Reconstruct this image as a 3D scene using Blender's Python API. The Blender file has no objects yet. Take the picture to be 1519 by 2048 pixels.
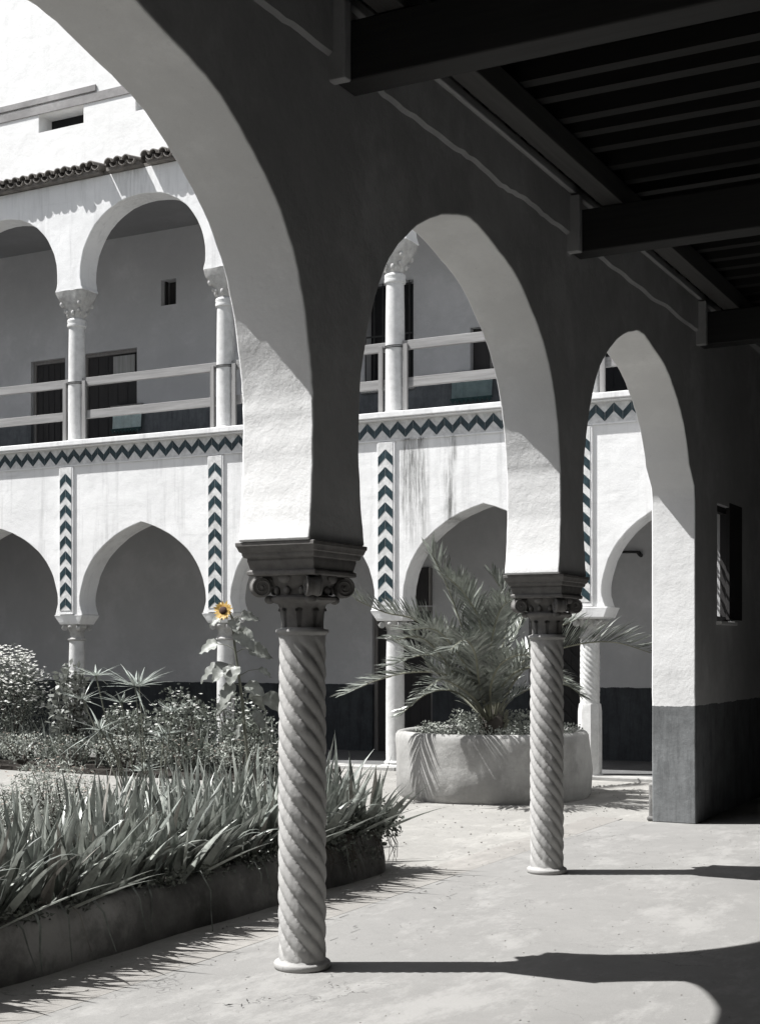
import bpy, bmesh, math, random
from mathutils import Vector, Matrix, noise
random.seed(7)
PI = math.pi
R = math.radians
SC = bpy.context.scene
COL = SC.collection

# ------------------------------------------------------------------ camera
CX, CY, CH = 3.6273, -6.0065, 1.6
TH = 0.487
F = 2787.5
cam_d = bpy.data.cameras.new('camera')
cam = bpy.data.objects.new('camera', cam_d)
COL.objects.link(cam)
cam.location = (CX, CY, CH)
cam.rotation_euler = (PI/2, 0, TH)
cam_d.sensor_fit = 'HORIZONTAL'
cam_d.sensor_width = 36.0
cam_d.lens = 36.0*F/1519.0
cam_d.shift_x = -1.9/1519.0
cam_d.shift_y = 276.0/1519.0
cam_d.clip_start = 0.05
cam_d.clip_end = 500
SC.camera = cam

# ------------------------------------------------------------------ light
SUN_EL = R(57.5)
SUN_AZ = R(28.0)            # ground direction in which shadows run, from +X towards +Y
sx, sy = math.cos(SUN_AZ), math.sin(SUN_AZ)
world = bpy.data.worlds.new('World')
SC.world = world
world.use_nodes = True
wn = world.node_tree
bgn = wn.nodes['Background']
sky = wn.nodes.new('ShaderNodeTexSky')
sky.sky_type = 'NISHITA'
sky.sun_disc = False
sky.sun_elevation = SUN_EL
sky.sun_rotation = math.atan2(-sx, -sy)
sky.air_density = 1.0
sky.dust_density = 2.0
hs = wn.nodes.new('ShaderNodeHueSaturation')
hs.inputs['Saturation'].default_value = 0.42
wn.links.new(sky.outputs[0], hs.inputs['Color'])
wn.links.new(hs.outputs[0], bgn.inputs[0])
bgn.inputs[1].default_value = 0.065
sun_d = bpy.data.lights.new('sun', 'SUN')
sun_d.energy = 5.0
sun_d.angle = R(0.5)
sun_d.color = (1.0, 0.992, 0.98)
sun = bpy.data.objects.new('sun', sun_d)
COL.objects.link(sun)
dirv = Vector((sx*math.cos(SUN_EL), sy*math.cos(SUN_EL), -math.sin(SUN_EL)))
sun.rotation_euler = dirv.to_track_quat('-Z', 'Y').to_euler()
SC.view_settings.view_transform = 'Standard'
SC.view_settings.look = 'None'
SC.view_settings.gamma = 1.0
SC.view_settings.exposure = 0.95
SC.cycles.max_bounces = 8
SC.cycles.diffuse_bounces = 4

# ------------------------------------------------------------------ helpers
def new_mat(name):
    m = bpy.data.materials.new(name)
    m.use_nodes = True
    nt = m.node_tree
    return m, nt, nt.nodes['Principled BSDF']

def ramp(nt, fac, stops):
    r = nt.nodes.new('ShaderNodeValToRGB')
    els = r.color_ramp.elements
    while len(els) < len(stops):
        els.new(0.5)
    for e, (p, c) in zip(els, stops):
        e.position = p
        e.color = (c, c, c, 1) if isinstance(c, (int, float)) else (*c, 1)
    nt.links.new(fac, r.inputs[0])
    return r.outputs[0]

def noise_tex(nt, scale, detail=6, rough=0.6, vec=None, stretch=None):
    tc = nt.nodes.new('ShaderNodeNewGeometry')
    src = tc.outputs['Position']
    if stretch:
        mp = nt.nodes.new('ShaderNodeMapping')
        mp.inputs['Scale'].default_value = stretch
        nt.links.new(src, mp.inputs[0])
        src = mp.outputs[0]
    n = nt.nodes.new('ShaderNodeTexNoise')
    n.inputs['Scale'].default_value = scale
    n.inputs['Detail'].default_value = detail
    n.inputs['Roughness'].default_value = rough
    nt.links.new(src, n.inputs['Vector'])
    return n.outputs['Fac']

def mix(nt, fac, a, b, mode='MIX'):
    m = nt.nodes.new('ShaderNodeMix')
    m.data_type = 'RGBA'
    m.blend_type = mode
    for sock, v in ((m.inputs[0], fac), (m.inputs[6], a), (m.inputs[7], b)):
        if isinstance(v, (int, float)):
            if sock is m.inputs[0]:
                sock.default_value = v
            else:
                sock.default_value = (v, v, v, 1)
        elif isinstance(v, tuple):
            sock.default_value = (*v, 1)
        else:
            nt.links.new(v, sock)
    return m.outputs[2]

def math_n(nt, op, a, b=0.0, clamp=False):
    m = nt.nodes.new('ShaderNodeMath')
    m.operation = op
    m.use_clamp = clamp
    for s, v in ((m.inputs[0], a), (m.inputs[1], b)):
        if isinstance(v, (int, float)):
            s.default_value = v
        else:
            nt.links.new(v, s)
    return m.outputs[0]

def bump(nt, bsdf, heights, strength=0.4, dist=0.01):
    prev = None
    for h, s, d in heights:
        b = nt.nodes.new('ShaderNodeBump')
        b.inputs['Strength'].default_value = s
        b.inputs['Distance'].default_value = d
        nt.links.new(h, b.inputs['Height'])
        if prev:
            nt.links.new(prev, b.inputs['Normal'])
        prev = b.outputs[0]
    nt.links.new(prev, bsdf.inputs['Normal'])

def plaster(name, col, var=0.08, dado=None, dado_z=1.08, stain=0.0, stain_box=None, coarse=0.02, streaks=0.0):
    m, nt, b = new_mat(name)
    c2 = tuple(max(0, x*(1-var*2.2)) for x in col)
    base = mix(nt, ramp(nt, noise_tex(nt, 1.3, 8, .65), [(0.38, 0.0), (0.72, 1.0)]), col, c2)
    # small blotches and pin holes
    spots = ramp(nt, noise_tex(nt, 26, 3, .6), [(0.66, 0.0), (0.76, 1.0)])
    base = mix(nt, math_n(nt, 'MULTIPLY', spots, 0.22), base, tuple(x*0.45 for x in col))
    # coats of limewash of different age, and sandy grain
    coat = ramp(nt, noise_tex(nt, 0.55, 10, .72), [(0.44, 0.0), (0.50, 0.55), (0.66, 1.0)])
    base = mix(nt, math_n(nt, 'MULTIPLY', coat, 0.8), base, tuple(x*(1-var*2.6) for x in col))
    grain = ramp(nt, noise_tex(nt, 130, 3, .8), [(0.30, 0.0), (0.70, 1.0)])
    base = mix(nt, math_n(nt, 'MULTIPLY', grain, 0.16), base, tuple(x*0.62 for x in col))
    scr = ramp(nt, noise_tex(nt, 3.5, 10, .85), [(0.63, 0.0), (0.66, 1.0)])
    base = mix(nt, math_n(nt, 'MULTIPLY', scr, min(.5, .12+var)), base, tuple(x*0.66 for x in col))
    geo = nt.nodes.new('ShaderNodeNewGeometry')
    sep = nt.nodes.new('ShaderNodeSeparateXYZ')
    nt.links.new(geo.outputs['Position'], sep.inputs[0])
    if streaks:
        st = ramp(nt, noise_tex(nt, 1.0, 6, .7, stretch=(7, 7, 0.55)), [(0.52, 0.0), (0.75, 1.0)])
        base = mix(nt, math_n(nt, 'MULTIPLY', st, streaks), base, tuple(x*0.45 for x in col))
        # horizontal trowel and course lines
        hl = ramp(nt, noise_tex(nt, 1.0, 5, .7, stretch=(1.0, 1.0, 9)), [(0.60, 0.0), (0.72, 1.0)])
        base = mix(nt, math_n(nt, 'MULTIPLY', hl, streaks*0.6), base, tuple(x*0.55 for x in col))
    if stain_box:
        for (x0, x1, z0, z1, k) in stain_box:
            wob = math_n(nt, 'MULTIPLY', math_n(nt, 'SUBTRACT', noise_tex(nt, 3, 3), 0.5), 0.25)
            X = math_n(nt, 'ADD', sep.outputs[0], wob)
            a = math_n(nt, 'MULTIPLY', math_n(nt, 'SUBTRACT', X, x0), 9.0, True)
            c = math_n(nt, 'MULTIPLY', math_n(nt, 'SUBTRACT', x1, X), 9.0, True)
            d = math_n(nt, 'MULTIPLY', math_n(nt, 'SUBTRACT', sep.outputs[2], z0), 1.4, True)
            e = math_n(nt, 'MULTIPLY', math_n(nt, 'SUBTRACT', z1, sep.outputs[2]), 20.0, True)
            msk = math_n(nt, 'MULTIPLY', math_n(nt, 'MULTIPLY', a, c), math_n(nt, 'MULTIPLY', d, e))
            st = ramp(nt, noise_tex(nt, 1.0, 8, .8, stretch=(16, 16, 1.1)), [(0.40, 0.0), (0.62, 1.0)])
            base = mix(nt, math_n(nt, 'MULTIPLY', math_n(nt, 'MULTIPLY', msk, st), k), base, (0.10, 0.10, 0.095))
    if dado is not None:
        wob = math_n(nt, 'MULTIPLY', math_n(nt, 'SUBTRACT', noise_tex(nt, 5, 6, .7), 0.5), 0.05)
        z = math_n(nt, 'ADD', sep.outputs[2], wob)
        below = math_n(nt, 'LESS_THAN', z, dado_z)
        dn = noise_tex(nt, 4, 9, .75)
        dcol = mix(nt, ramp(nt, dn, [(0.3, 0.0), (0.75, 1.0)]), dado, tuple(x*1.9 for x in dado))
        dcol = mix(nt, math_n(nt, 'MULTIPLY', ramp(nt, noise_tex(nt, 1.0, 8, .8, stretch=(9, 9, 1.2)), [(0.48, 0.0), (0.66, 1.0)]), 0.6), dcol, tuple(x*.55 for x in dado))
        chips = ramp(nt, noise_tex(nt, 7, 8, .8), [(0.70, 0.0), (0.74, 1.0)])
        dcol = mix(nt, math_n(nt, 'MULTIPLY', chips, 0.4), dcol, tuple(x*0.7 for x in col))
        base = mix(nt, below, base, dcol)
    nt.links.new(base, b.inputs['Base Color'])
    b.inputs['Roughness'].default_value = 0.92
    b.inputs['Specular IOR Level'].default_value = 0.15
    bump(nt, b, [(noise_tex(nt, 2.2, 5, .55), 0.45, coarse*1.8), (noise_tex(nt, 38, 6, .75), 0.40, 0.006)])
    return m

M = {}
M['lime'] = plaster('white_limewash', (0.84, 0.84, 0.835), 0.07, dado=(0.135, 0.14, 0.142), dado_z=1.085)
M['far_lime'] = plaster('courtyard_limewash', (0.77, 0.77, 0.765), 0.05, streaks=0.5,
                        stain_box=[(-4.80, -4.30, 2.8, 4.45, 0.95), (-4.15, -3.90, 2.7, 4.6, 0.95), (-4.28, -4.16, 3.3, 4.4, 0.8), (-7.42, -7.25, 3.6, 4.4, 0.5), (-1.98, -1.86, 3.7, 4.4, 0.6)])
M['far_upper'] = plaster('upper_storey_limewash', (0.77, 0.77, 0.765), 0.05, streaks=0.45,
                         stain_box=[(-9.6, -8.85, 8.0, 8.72, 0.55), (-10.2, -10.0, 7.9, 8.7, 0.4)])
M['terrace'] = plaster('terrace_limewash', (0.80, 0.80, 0.79), 0.02, streaks=0.14)
M['band'] = plaster('string_course_plaster', (0.40, 0.39, 0.385), 0.2)
M['back'] = plaster('gallery_back_plaster', (0.50, 0.50, 0.505), 0.09, dado=(0.034, 0.037, 0.040), dado_z=1.07)  # base colour darkened to deepen the shade of the far gallery
M['back_up'] = plaster('upper_back_plaster', (0.50, 0.50, 0.505), 0.10, dado=(0.075, 0.08, 0.085), dado_z=5.68)  # upper storey likewise darkened in colour to deepen its shade
M['gallery'] = plaster('gallery_shade_plaster', (0.58, 0.58, 0.58), 0.14, dado=(0.10, 0.104, 0.108), dado_z=1.085)  # darker twin of the limewash, gallery shade put into the colour
M['cement'] = plaster('bed_cement', (0.30, 0.295, 0.285), 0.38, coarse=0.05, streaks=.5)
M['planter'] = plaster('planter_plaster', (0.44, 0.435, 0.42), 0.22, streaks=0.45, coarse=0.045)

def stone(name, col, var=0.3, rough=0.8, scale=9, bstr=0.35):
    m, nt, b = new_mat(name)
    c2 = tuple(x*(1-var) for x in col)
    base = mix(nt, ramp(nt, noise_tex(nt, scale, 8, .7), [(0.35, 0.0), (0.7, 1.0)]), col, c2)
    pits = ramp(nt, noise_tex(nt, 60, 3, .6), [(0.66, 0.0), (0.74, 1.0)])
    base = mix(nt, math_n(nt, 'MULTIPLY', pits, 0.5), base, tuple(x*0.4 for x in col))
    nt.links.new(base, b.inputs['Base Color'])
    b.inputs['Roughness'].default_value = rough
    b.inputs['Specular IOR Level'].default_value = 0.25
    bump(nt, b, [(noise_tex(nt, 18, 5, .7), bstr, 0.006), (noise_tex(nt, 90, 4, .7), bstr, 0.003)])
    return m
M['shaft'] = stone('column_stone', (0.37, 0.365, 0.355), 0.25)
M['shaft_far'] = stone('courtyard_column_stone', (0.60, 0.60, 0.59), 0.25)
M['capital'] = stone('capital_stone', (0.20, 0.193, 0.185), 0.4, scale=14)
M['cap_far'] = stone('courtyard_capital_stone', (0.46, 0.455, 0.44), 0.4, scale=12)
M['iron'] = stone('dark_iron', (0.03, 0.03, 0.03), 0.3, 0.6)

def wood(name, col, axis='X', rough=0.75):
    m, nt, b = new_mat(name)
    s = {'X': (1.2, 22, 22), 'Y': (22, 1.2, 22), 'Z': (22, 22, 1.2)}[axis]
    g = noise_tex(nt, 1.0, 6, .7, stretch=s)
    base = mix(nt, ramp(nt, g, [(0.3, 0.0), (0.7, 1.0)]), col, tuple(x*0.55 for x in col))
    nt.links.new(base, b.inputs['Base Color'])
    b.inputs['Roughness'].default_value = rough
    bump(nt, b, [(g, 0.4, 0.004)])
    return m
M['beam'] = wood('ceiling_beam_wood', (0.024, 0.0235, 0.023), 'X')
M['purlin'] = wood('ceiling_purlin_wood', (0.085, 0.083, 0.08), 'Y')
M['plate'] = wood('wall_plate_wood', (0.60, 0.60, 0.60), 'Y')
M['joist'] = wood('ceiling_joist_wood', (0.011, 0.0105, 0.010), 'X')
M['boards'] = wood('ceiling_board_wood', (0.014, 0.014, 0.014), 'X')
M['rail'] = wood('weathered_rail_wood', (0.29, 0.285, 0.28), 'X')
M['railpost'] = wood('weathered_post_wood', (0.27, 0.265, 0.26), 'Z')
M['door'] = wood('dark_door_wood', (0.022, 0.020, 0.020), 'Z')
M['doorgrey'] = wood('grey_door_wood', (0.30, 0.30, 0.29), 'Z')
M['trim'] = wood('door_trim_wood', (0.20, 0.19, 0.18), 'Z')
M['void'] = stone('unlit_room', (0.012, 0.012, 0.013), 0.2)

def glaze(name, col, rough=0.28):
    m, nt, b = new_mat(name)
    n = noise_tex(nt, 11, 5, .7)
    base = mix(nt, ramp(nt, n, [(0.40, 0.0), (0.62, 1.0)]), col, tuple(min(1, x*1.9+0.006) if x < .1 else x*.72 for x in col))
    nt.links.new(base, b.inputs['Base Color'])
    b.inputs['Roughness'].default_value = rough
    bump(nt, b, [(noise_tex(nt, 20, 3), 0.2, 0.004)])
    return m
M['tile_dark'] = glaze('blue_green_glazed_tile', (0.011, 0.023, 0.028))
M['tile_white'] = glaze('white_glazed_tile', (0.62, 0.62, 0.61), 0.4)
M['rooftile'] = stone('lichened_roof_tile', (0.20, 0.185, 0.17), 0.6, 0.9, 7)
M['cloth'] = stone('pale_green_cloth', (0.72, 0.84, 0.83), 0.25, 0.9, 12)
M['cloth_dark'] = stone('dull_green_cloth', (0.34, 0.44, 0.44), 0.25, 0.9, 12)
M['cloth_hem'] = stone('dark_green_hem', (0.03, 0.06, 0.06), 0.25, 0.9, 12)

def ground_mat(name, col, rough_h=0.02, lines=False):
    m, nt, b = new_mat(name)
    base = mix(nt, ramp(nt, noise_tex(nt, 0.9, 8, .7), [(0.3, 0.0), (0.72, 1.0)]), col, tuple(x*0.80 for x in col))
    base = mix(nt, math_n(nt, 'MULTIPLY', ramp(nt, noise_tex(nt, 5, 8, .75), [(0.5, 0.0), (0.72, 1.0)]), 0.35), base, tuple(x*0.66 for x in col))
    sp = ramp(nt, noise_tex(nt, 75, 4, .7), [(0.62, 0.0), (0.72, 1.0)])
    base = mix(nt, math_n(nt, 'MULTIPLY', sp, 0.5), base, tuple(x*0.5 for x in col))
    g2 = ramp(nt, noise_tex(nt, 170, 3, .8), [(0.32, 0.0), (0.68, 1.0)])
    base = mix(nt, math_n(nt, 'MULTIPLY', g2, 0.30), base, tuple(x*0.55 for x in col))
    wear = ramp(nt, noise_tex(nt, 1.0, 9, .78, stretch=(1.6, .7, 1)), [(0.50, 0.0), (0.60, 1.0)])
    base = mix(nt, math_n(nt, 'MULTIPLY', wear, 0.5), base, tuple(min(1, x*1.25) for x in col))
    crk = nt.nodes.new('ShaderNodeTexVoronoi'); crk.feature = 'DISTANCE_TO_EDGE'; crk.inputs['Scale'].default_value = 0.8
    gg = nt.nodes.new('ShaderNodeNewGeometry'); wv = nt.nodes.new('ShaderNodeVectorMath'); wv.operation = 'ADD'
    nz = nt.nodes.new('ShaderNodeTexNoise'); nz.inputs['Scale'].default_value = 4; nz.inputs['Detail'].default_value = 8
    nt.links.new(gg.outputs['Position'], nz.inputs['Vector']); nt.links.new(gg.outputs['Position'], wv.inputs[0]); nt.links.new(nz.outputs['Color'], wv.inputs[1])
    nt.links.new(wv.outputs[0], crk.inputs['Vector'])
    cr = ramp(nt, crk.outputs['Distance'], [(0.0, 1.0), (0.006, 0.0)])
    cm = ramp(nt, noise_tex(nt, .7, 4), [(0.50, 0.0), (0.58, 1.0)])
    base = mix(nt, math_n(nt, 'MULTIPLY', math_n(nt, 'MULTIPLY', cr, cm), 0.8), base, tuple(x*0.3 for x in col))
    nt.links.new(base, b.inputs['Base Color'])
    b.inputs['Roughness'].default_value = 0.95
    b.inputs['Specular IOR Level'].default_value = 0.1
    bump(nt, b, [(noise_tex(nt, 3.0, 6, .6), 0.35, rough_h), (noise_tex(nt, 45, 5, .7), 0.4, 0.006)])
    return m
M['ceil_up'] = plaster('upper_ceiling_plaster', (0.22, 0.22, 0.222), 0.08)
M['ground'] = ground_mat('courtyard_earth', (0.285, 0.278, 0.262), 0.09)
M['paving'] = ground_mat('gallery_cement', (0.245, 0.241, 0.232), 0.012)
M['kerb'] = ground_mat('edging_stone', (0.26, 0.25, 0.235), 0.03)
M['joint'] = ground_mat('paving_joint', (0.16, 0.155, 0.15), 0.01)
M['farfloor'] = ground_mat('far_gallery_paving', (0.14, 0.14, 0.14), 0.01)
M['soil'] = ground_mat('garden_soil', (0.04, 0.036, 0.032), 0.08)

def leafmat(name, col, var=0.5, rough=0.5, trans=0.25, scale=5.0):
    m, nt, b = new_mat(name)
    oi = nt.nodes.new('ShaderNodeObjectInfo')
    n = noise_tex(nt, scale, 4, .7)
    base = mix(nt, ramp(nt, n, [(0.35, 0.0), (0.68, 1.0)]), tuple(x*(1-var) for x in col), tuple(x*(1+var*0.5) for x in col))
    nt.links.new(base, b.inputs['Base Color'])
    b.inputs['Roughness'].default_value = rough
    b.inputs['Specular IOR Level'].default_value = 0.6
    tr = nt.nodes.new('ShaderNodeBsdfTranslucent')
    nt.links.new(base, tr.inputs['Color'])
    ms = nt.nodes.new('ShaderNodeMixShader')
    ms.inputs[0].default_value = trans
    out = nt.nodes['Material Output']
    nt.links.new(b.outputs[0], ms.inputs[1])
    nt.links.new(tr.outputs[0], ms.inputs[2])
    nt.links.new(ms.outputs[0], out.inputs[0])
    return m
M['iris'] = leafmat('iris_leaf', (0.19, 0.207, 0.187), 0.65, 0.36, 0.12)
M['iris3'] = leafmat('iris_leaf_withered', (0.235, 0.222, 0.20), 0.4, 0.8, 0.1)
M['iris2'] = leafmat('iris_leaf_pale', (0.37, 0.39, 0.355), 0.5, 0.36, 0.15)
M['palm'] = leafmat('palm_leaflet', (0.20, 0.215, 0.19), 0.65, 0.30, 0.10)
M['rachis'] = leafmat('palm_midrib', (0.20, 0.20, 0.15), 0.3, 0.5, 0.0)
M['shrub'] = leafmat('shrub_leaf', (0.15, 0.165, 0.14), 0.5, 0.5, 0.2)
M['shrub_grey'] = leafmat('grey_shrub_leaf', (0.35, 0.37, 0.33), 0.45, 0.6, 0.2)
M['petal_white'] = leafmat('pale_petal', (0.80, 0.80, 0.77), 0.2, 0.7, 0.3)
M['petal_pink'] = leafmat('faded_petal', (0.45, 0.38, 0.33), 0.2, 0.7, 0.3)
M['sunleaf'] = leafmat('sunflower_leaf', (0.20, 0.21, 0.188), 0.45, 0.5, 0.2)
M['stem'] = leafmat('green_stem', (0.16, 0.165, 0.13), 0.3, 0.6, 0.0)
M['papyrus'] = leafmat('papyrus_leaf', (0.30, 0.33, 0.30), 0.4, 0.4, 0.15)
M['twig'] = leafmat('brown_twig', (0.06, 0.05, 0.04), 0.3, 0.8, 0.0)
M['petal_yellow'] = leafmat('sunflower_petal', (0.60, 0.40, 0.11), 0.15, 0.6, 0.3)
M['disc'] = leafmat('sunflower_disc', (0.05, 0.022, 0.012), 0.4, 0.9, 0.0, 60)

def link(name, me, mats, parent=None, loc=None):
    o = bpy.data.objects.new(name, me)
    if me is not None:
        for k in (mats if isinstance(mats, (list, tuple)) else [mats]):
            me.materials.append(M[k])
    COL.objects.link(o)
    if parent:
        o.parent = parent
    if loc is not None:
        o.location = loc
    return o

def tag(o, label=None, cat=None, group=None, kind=None):
    if label: o['label'] = label
    if cat: o['category'] = cat
    if group: o['group'] = group
    if kind: o['kind'] = kind
    return o

def thing(name, label, cat, loc=(0, 0, 0), group=None):
    o = bpy.data.objects.new(name, None)
    o.empty_display_size = 0.2
    COL.objects.link(o)
    o.location = loc
    return tag(o, label, cat, group)

def fin(bm, name, mats, parent=None, smooth=True, angle=35, loc=None):
    bm.normal_update()
    me = bpy.data.meshes.new(name)
    if smooth:
        for f in bm.faces: f.smooth = True
        lim = math.radians(angle)
        for e in bm.edges:
            if len(e.link_faces) == 2 and e.calc_face_angle(0) > lim:
                e.smooth = False
    bm.to_mesh(me)
    bm.free()
    return link(name, me, mats, parent, loc)

def box(bm, x0, x1, y0, y1, z0, z1, mi=0, jit=0.0, M4=None):
    vs = []
    for z in (z0, z1):
        for x, y in ((x0, y0), (x1, y0), (x1, y1), (x0, y1)):
            v = Vector((x, y, z))
            if jit: v += Vector((random.uniform(-jit, jit), random.uniform(-jit, jit), random.uniform(-jit, jit)))
            if M4: v = M4 @ v
            vs.append(bm.verts.new(v))
    for q in ((3, 2, 1, 0), (4, 5, 6, 7), (0, 1, 5, 4), (1, 2, 6, 5), (2, 3, 7, 6), (3, 0, 4, 7)):
        f = bm.faces.new([vs[i] for i in q]); f.material_index = mi

def prism(bm, pts, to3, d0, d1, mi=0):
    """pts: 2-D outline; to3(u, v, d) -> point. Extruded between d0 and d1."""
    a = [bm.verts.new(to3(u, v, d0)) for u, v in pts]
    b = [bm.verts.new(to3(u, v, d1)) for u, v in pts]
    fs = [bm.faces.new(a), bm.faces.new(list(reversed(b)))]
    n = len(pts)
    for i in range(n):
        j = (i+1) % n
        fs.append(bm.faces.new((a[i], b[i], b[j], a[j])))
    for f in fs: f.material_index = mi
    return fs

def lathe(bm, prof, n=32, cx=0, cy=0, mi=0, fn=None, cap=True):
    rings = []
    for r, z in prof:
        ring = []
        for i in range(n):
            a = 2*PI*i/n
            rr = r if fn is None else fn(r, z, a)
            ring.append(bm.verts.new((cx+rr*math.cos(a), cy+rr*math.sin(a), z)))
        rings.append(ring)
    for p, q in zip(rings, rings[1:]):
        for i in range(n):
            j = (i+1) % n
            f = bm.faces.new((p[i], p[j], q[j], q[i])); f.material_index = mi
    if cap:
        f = bm.faces.new(list(reversed(rings[0]))); f.material_index = mi
        f = bm.faces.new(rings[-1]); f.material_index = mi

def tube(bm, pts, rad, n=6, mi=0):
    pts = [Vector(p) for p in pts]
    if not isinstance(rad, (list, tuple)):
        rad = [rad]*len(pts)
    rings = []
    up = Vector((0, 0, 1))
    prev = None
    for i, p in enumerate(pts):
        t = (pts[min(i+1, len(pts)-1)]-pts[max(i-1, 0)]).normalized()
        if prev is None:
            a = t.cross(up)
            if a.length < 1e-3: a = t.cross(Vector((1, 0, 0)))
        else:
            a = prev - t*prev.dot(t)
        a.normalize(); prev = a
        b = t.cross(a)
        rings.append([bm.verts.new(p+(a*math.cos(2*PI*k/n)+b*math.sin(2*PI*k/n))*rad[i]) for k in range(n)])
    for p, q in zip(rings, rings[1:]):
        for k in range(n):
            f = bm.faces.new((p[k], p[(k+1) % n], q[(k+1) % n], q[k])); f.material_index = mi
    bm.faces.new(list(reversed(rings[0]))).material_index = mi
    bm.faces.new(rings[-1]).material_index = mi

def sheet(name, pts, z, mats, kind='structure', parent=None):
    bm = bmesh.new()
    bm.faces.new([bm.verts.new((x, y, z)) for x, y in pts])
    o = fin(bm, name, mats, parent, smooth=False)
    if kind: o['kind'] = kind
    return o

def bevel(o, w=0.012, seg=2, ang=50):
    b = o.modifiers.new('bevel', 'BEVEL')
    b.width = w; b.segments = seg; b.limit_method = 'ANGLE'; b.angle_limit = R(ang)
    b.harden_normals = True
    return o

def chain(pts, jit=0.0, sub=2):
    """Catmull-Rom through measured profile points."""
    out = []
    n = len(pts)
    for i in range(n-1):
        p0 = pts[max(i-1, 0)]; p1 = pts[i]; p2 = pts[i+1]; p3 = pts[min(i+2, n-1)]
        for k in range(sub):
            t = k/sub
            q = []
            for c in range(2):
                q.append(0.5*((2*p1[c])+(-p0[c]+p2[c])*t+(2*p0[c]-5*p1[c]+4*p2[c]-p3[c])*t*t+(-p0[c]+3*p1[c]-3*p2[c]+p3[c])*t**3))
            if i+k > 0:
                q = [v+random.uniform(-jit, jit) for v in q]
            out.append(tuple(q))
    out.append(pts[-1])
    return out

# ------------------------------------------------------------------ ground
S = 3.364
W = 0.2054
HL = 0.246
YF = 10.3685       # face of the far arcade
YB = 12.885        # back wall of the far galleries
sheet('courtyard_ground', [(-60, -60), (60, -60), (60, 60), (-60, 60)], 0.0, 'ground')
sheet('gallery_floor', [(-0.52, -9), (4.7, -9), (4.7, 14), (-0.20, 14), (-0.2, 6.55), (-0.52, 6.55)], 0.004, 'paving')
# thin worn joints in the cement floor and the stone edging strip along the arcade
bm = bmesh.new()
def joint_line(x0, y0, x1, y1, w=0.008, z=0.0065, p=0.65):
    L = math.hypot(x1-x0, y1-y0); n = max(2, int(L/0.12))
    dx, dy = (x1-x0)/L, (y1-y0)/L
    for i in range(n):
        if random.random() > p: continue
        a = i/n*L; b_ = a+random.uniform(.06, .14); ww = w*random.uniform(.3, 1.0)
        o = random.uniform(-.006, .006)
        q = [(x0+dx*a-dy*(ww+o), y0+dy*a+dx*(ww+o)), (x0+dx*b_-dy*(ww*.6+o), y0+dy*b_+dx*(ww*.6+o)),
             (x0+dx*b_+dy*(ww*.6-o), y0+dy*b_-dx*(ww*.6-o)), (x0+dx*a+dy*(ww-o), y0+dy*a-dx*(ww-o))]
        bm.faces.new([bm.verts.new((u, v, z)) for u, v in reversed(q)])
joint_line(-0.20, -3, -0.20, 6.4, 0.003, p=.22)
joint_line(-0.47, -3, -0.47, 6.5, 0.0035, p=.35)
for yy in (0.7, 1.9, 3.0, 4.2, 5.3):
    joint_line(-0.51, yy, -0.2, yy+0.03, 0.004, p=.4)
fin(bm, 'floor_joints', 'joint', smooth=False)['kind'] = 'structure'
# stone edging set a little proud at the rim of the rough courtyard ground
bm = bmesh.new()
y = -6.0
while y < 6.4:
    L = random.uniform(.7, 1.3)
    box(bm, -0.83, -0.5205, y+.003, y+L-.003, -0.05, 0.0055+random.uniform(-.001, .001), jit=0.001)
    y += L
o = fin(bm, 'path_edging', 'kerb', smooth=False); bevel(o, .0015, 1); o['kind'] = 'structure'

bm = bmesh.new(); rnd = random.Random(55)
for k in range(1500):
    if rnd.random() < .72:
        x, y = rnd.uniform(-6, -.55), rnd.uniform(-1, 10)
    else:
        x, y = rnd.uniform(-.5, 2.2), rnd.uniform(-1, 7)
    sz = rnd.uniform(.002, .007)*(1.3 if x < -.5 else .7)
    m = Matrix.Translation((x, y, .006)) @ Matrix.Rotation(rnd.uniform(0, 6), 4, 'Z') @ Matrix.Diagonal((sz*rnd.uniform(.8, 1.6), sz, sz*.6, 1))
    bmesh.ops.create_icosphere(bm, subdivisions=1, radius=1, matrix=m)
fin(bm, 'loose_grit', 'kerb', smooth=False)['kind'] = 'stuff'
bm = bmesh.new()
for k in range(90):
    x, y = (rnd.uniform(-1.0, .4), rnd.uniform(-1, 6)) if k < 60 else (rnd.uniform(-3.5, 1.5), rnd.uniform(3, 8))
    a = rnd.uniform(0, 6); L = rnd.uniform(.008, .022); w = L*rnd.uniform(.15, .35)
    c, s_ = math.cos(a), math.sin(a)
    q = [(-L, 0, .009), (0, -w, .014), (L, 0, .010+rnd.uniform(0, .012)), (0, w, .016)]
    bm.faces.new([bm.verts.new((x+u*c-v*s_, y+u*s_+v*c, h)) for u, v, h in q])
fin(bm, 'leaf_litter', 'cement', smooth=False)['kind'] = 'stuff'

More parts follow.
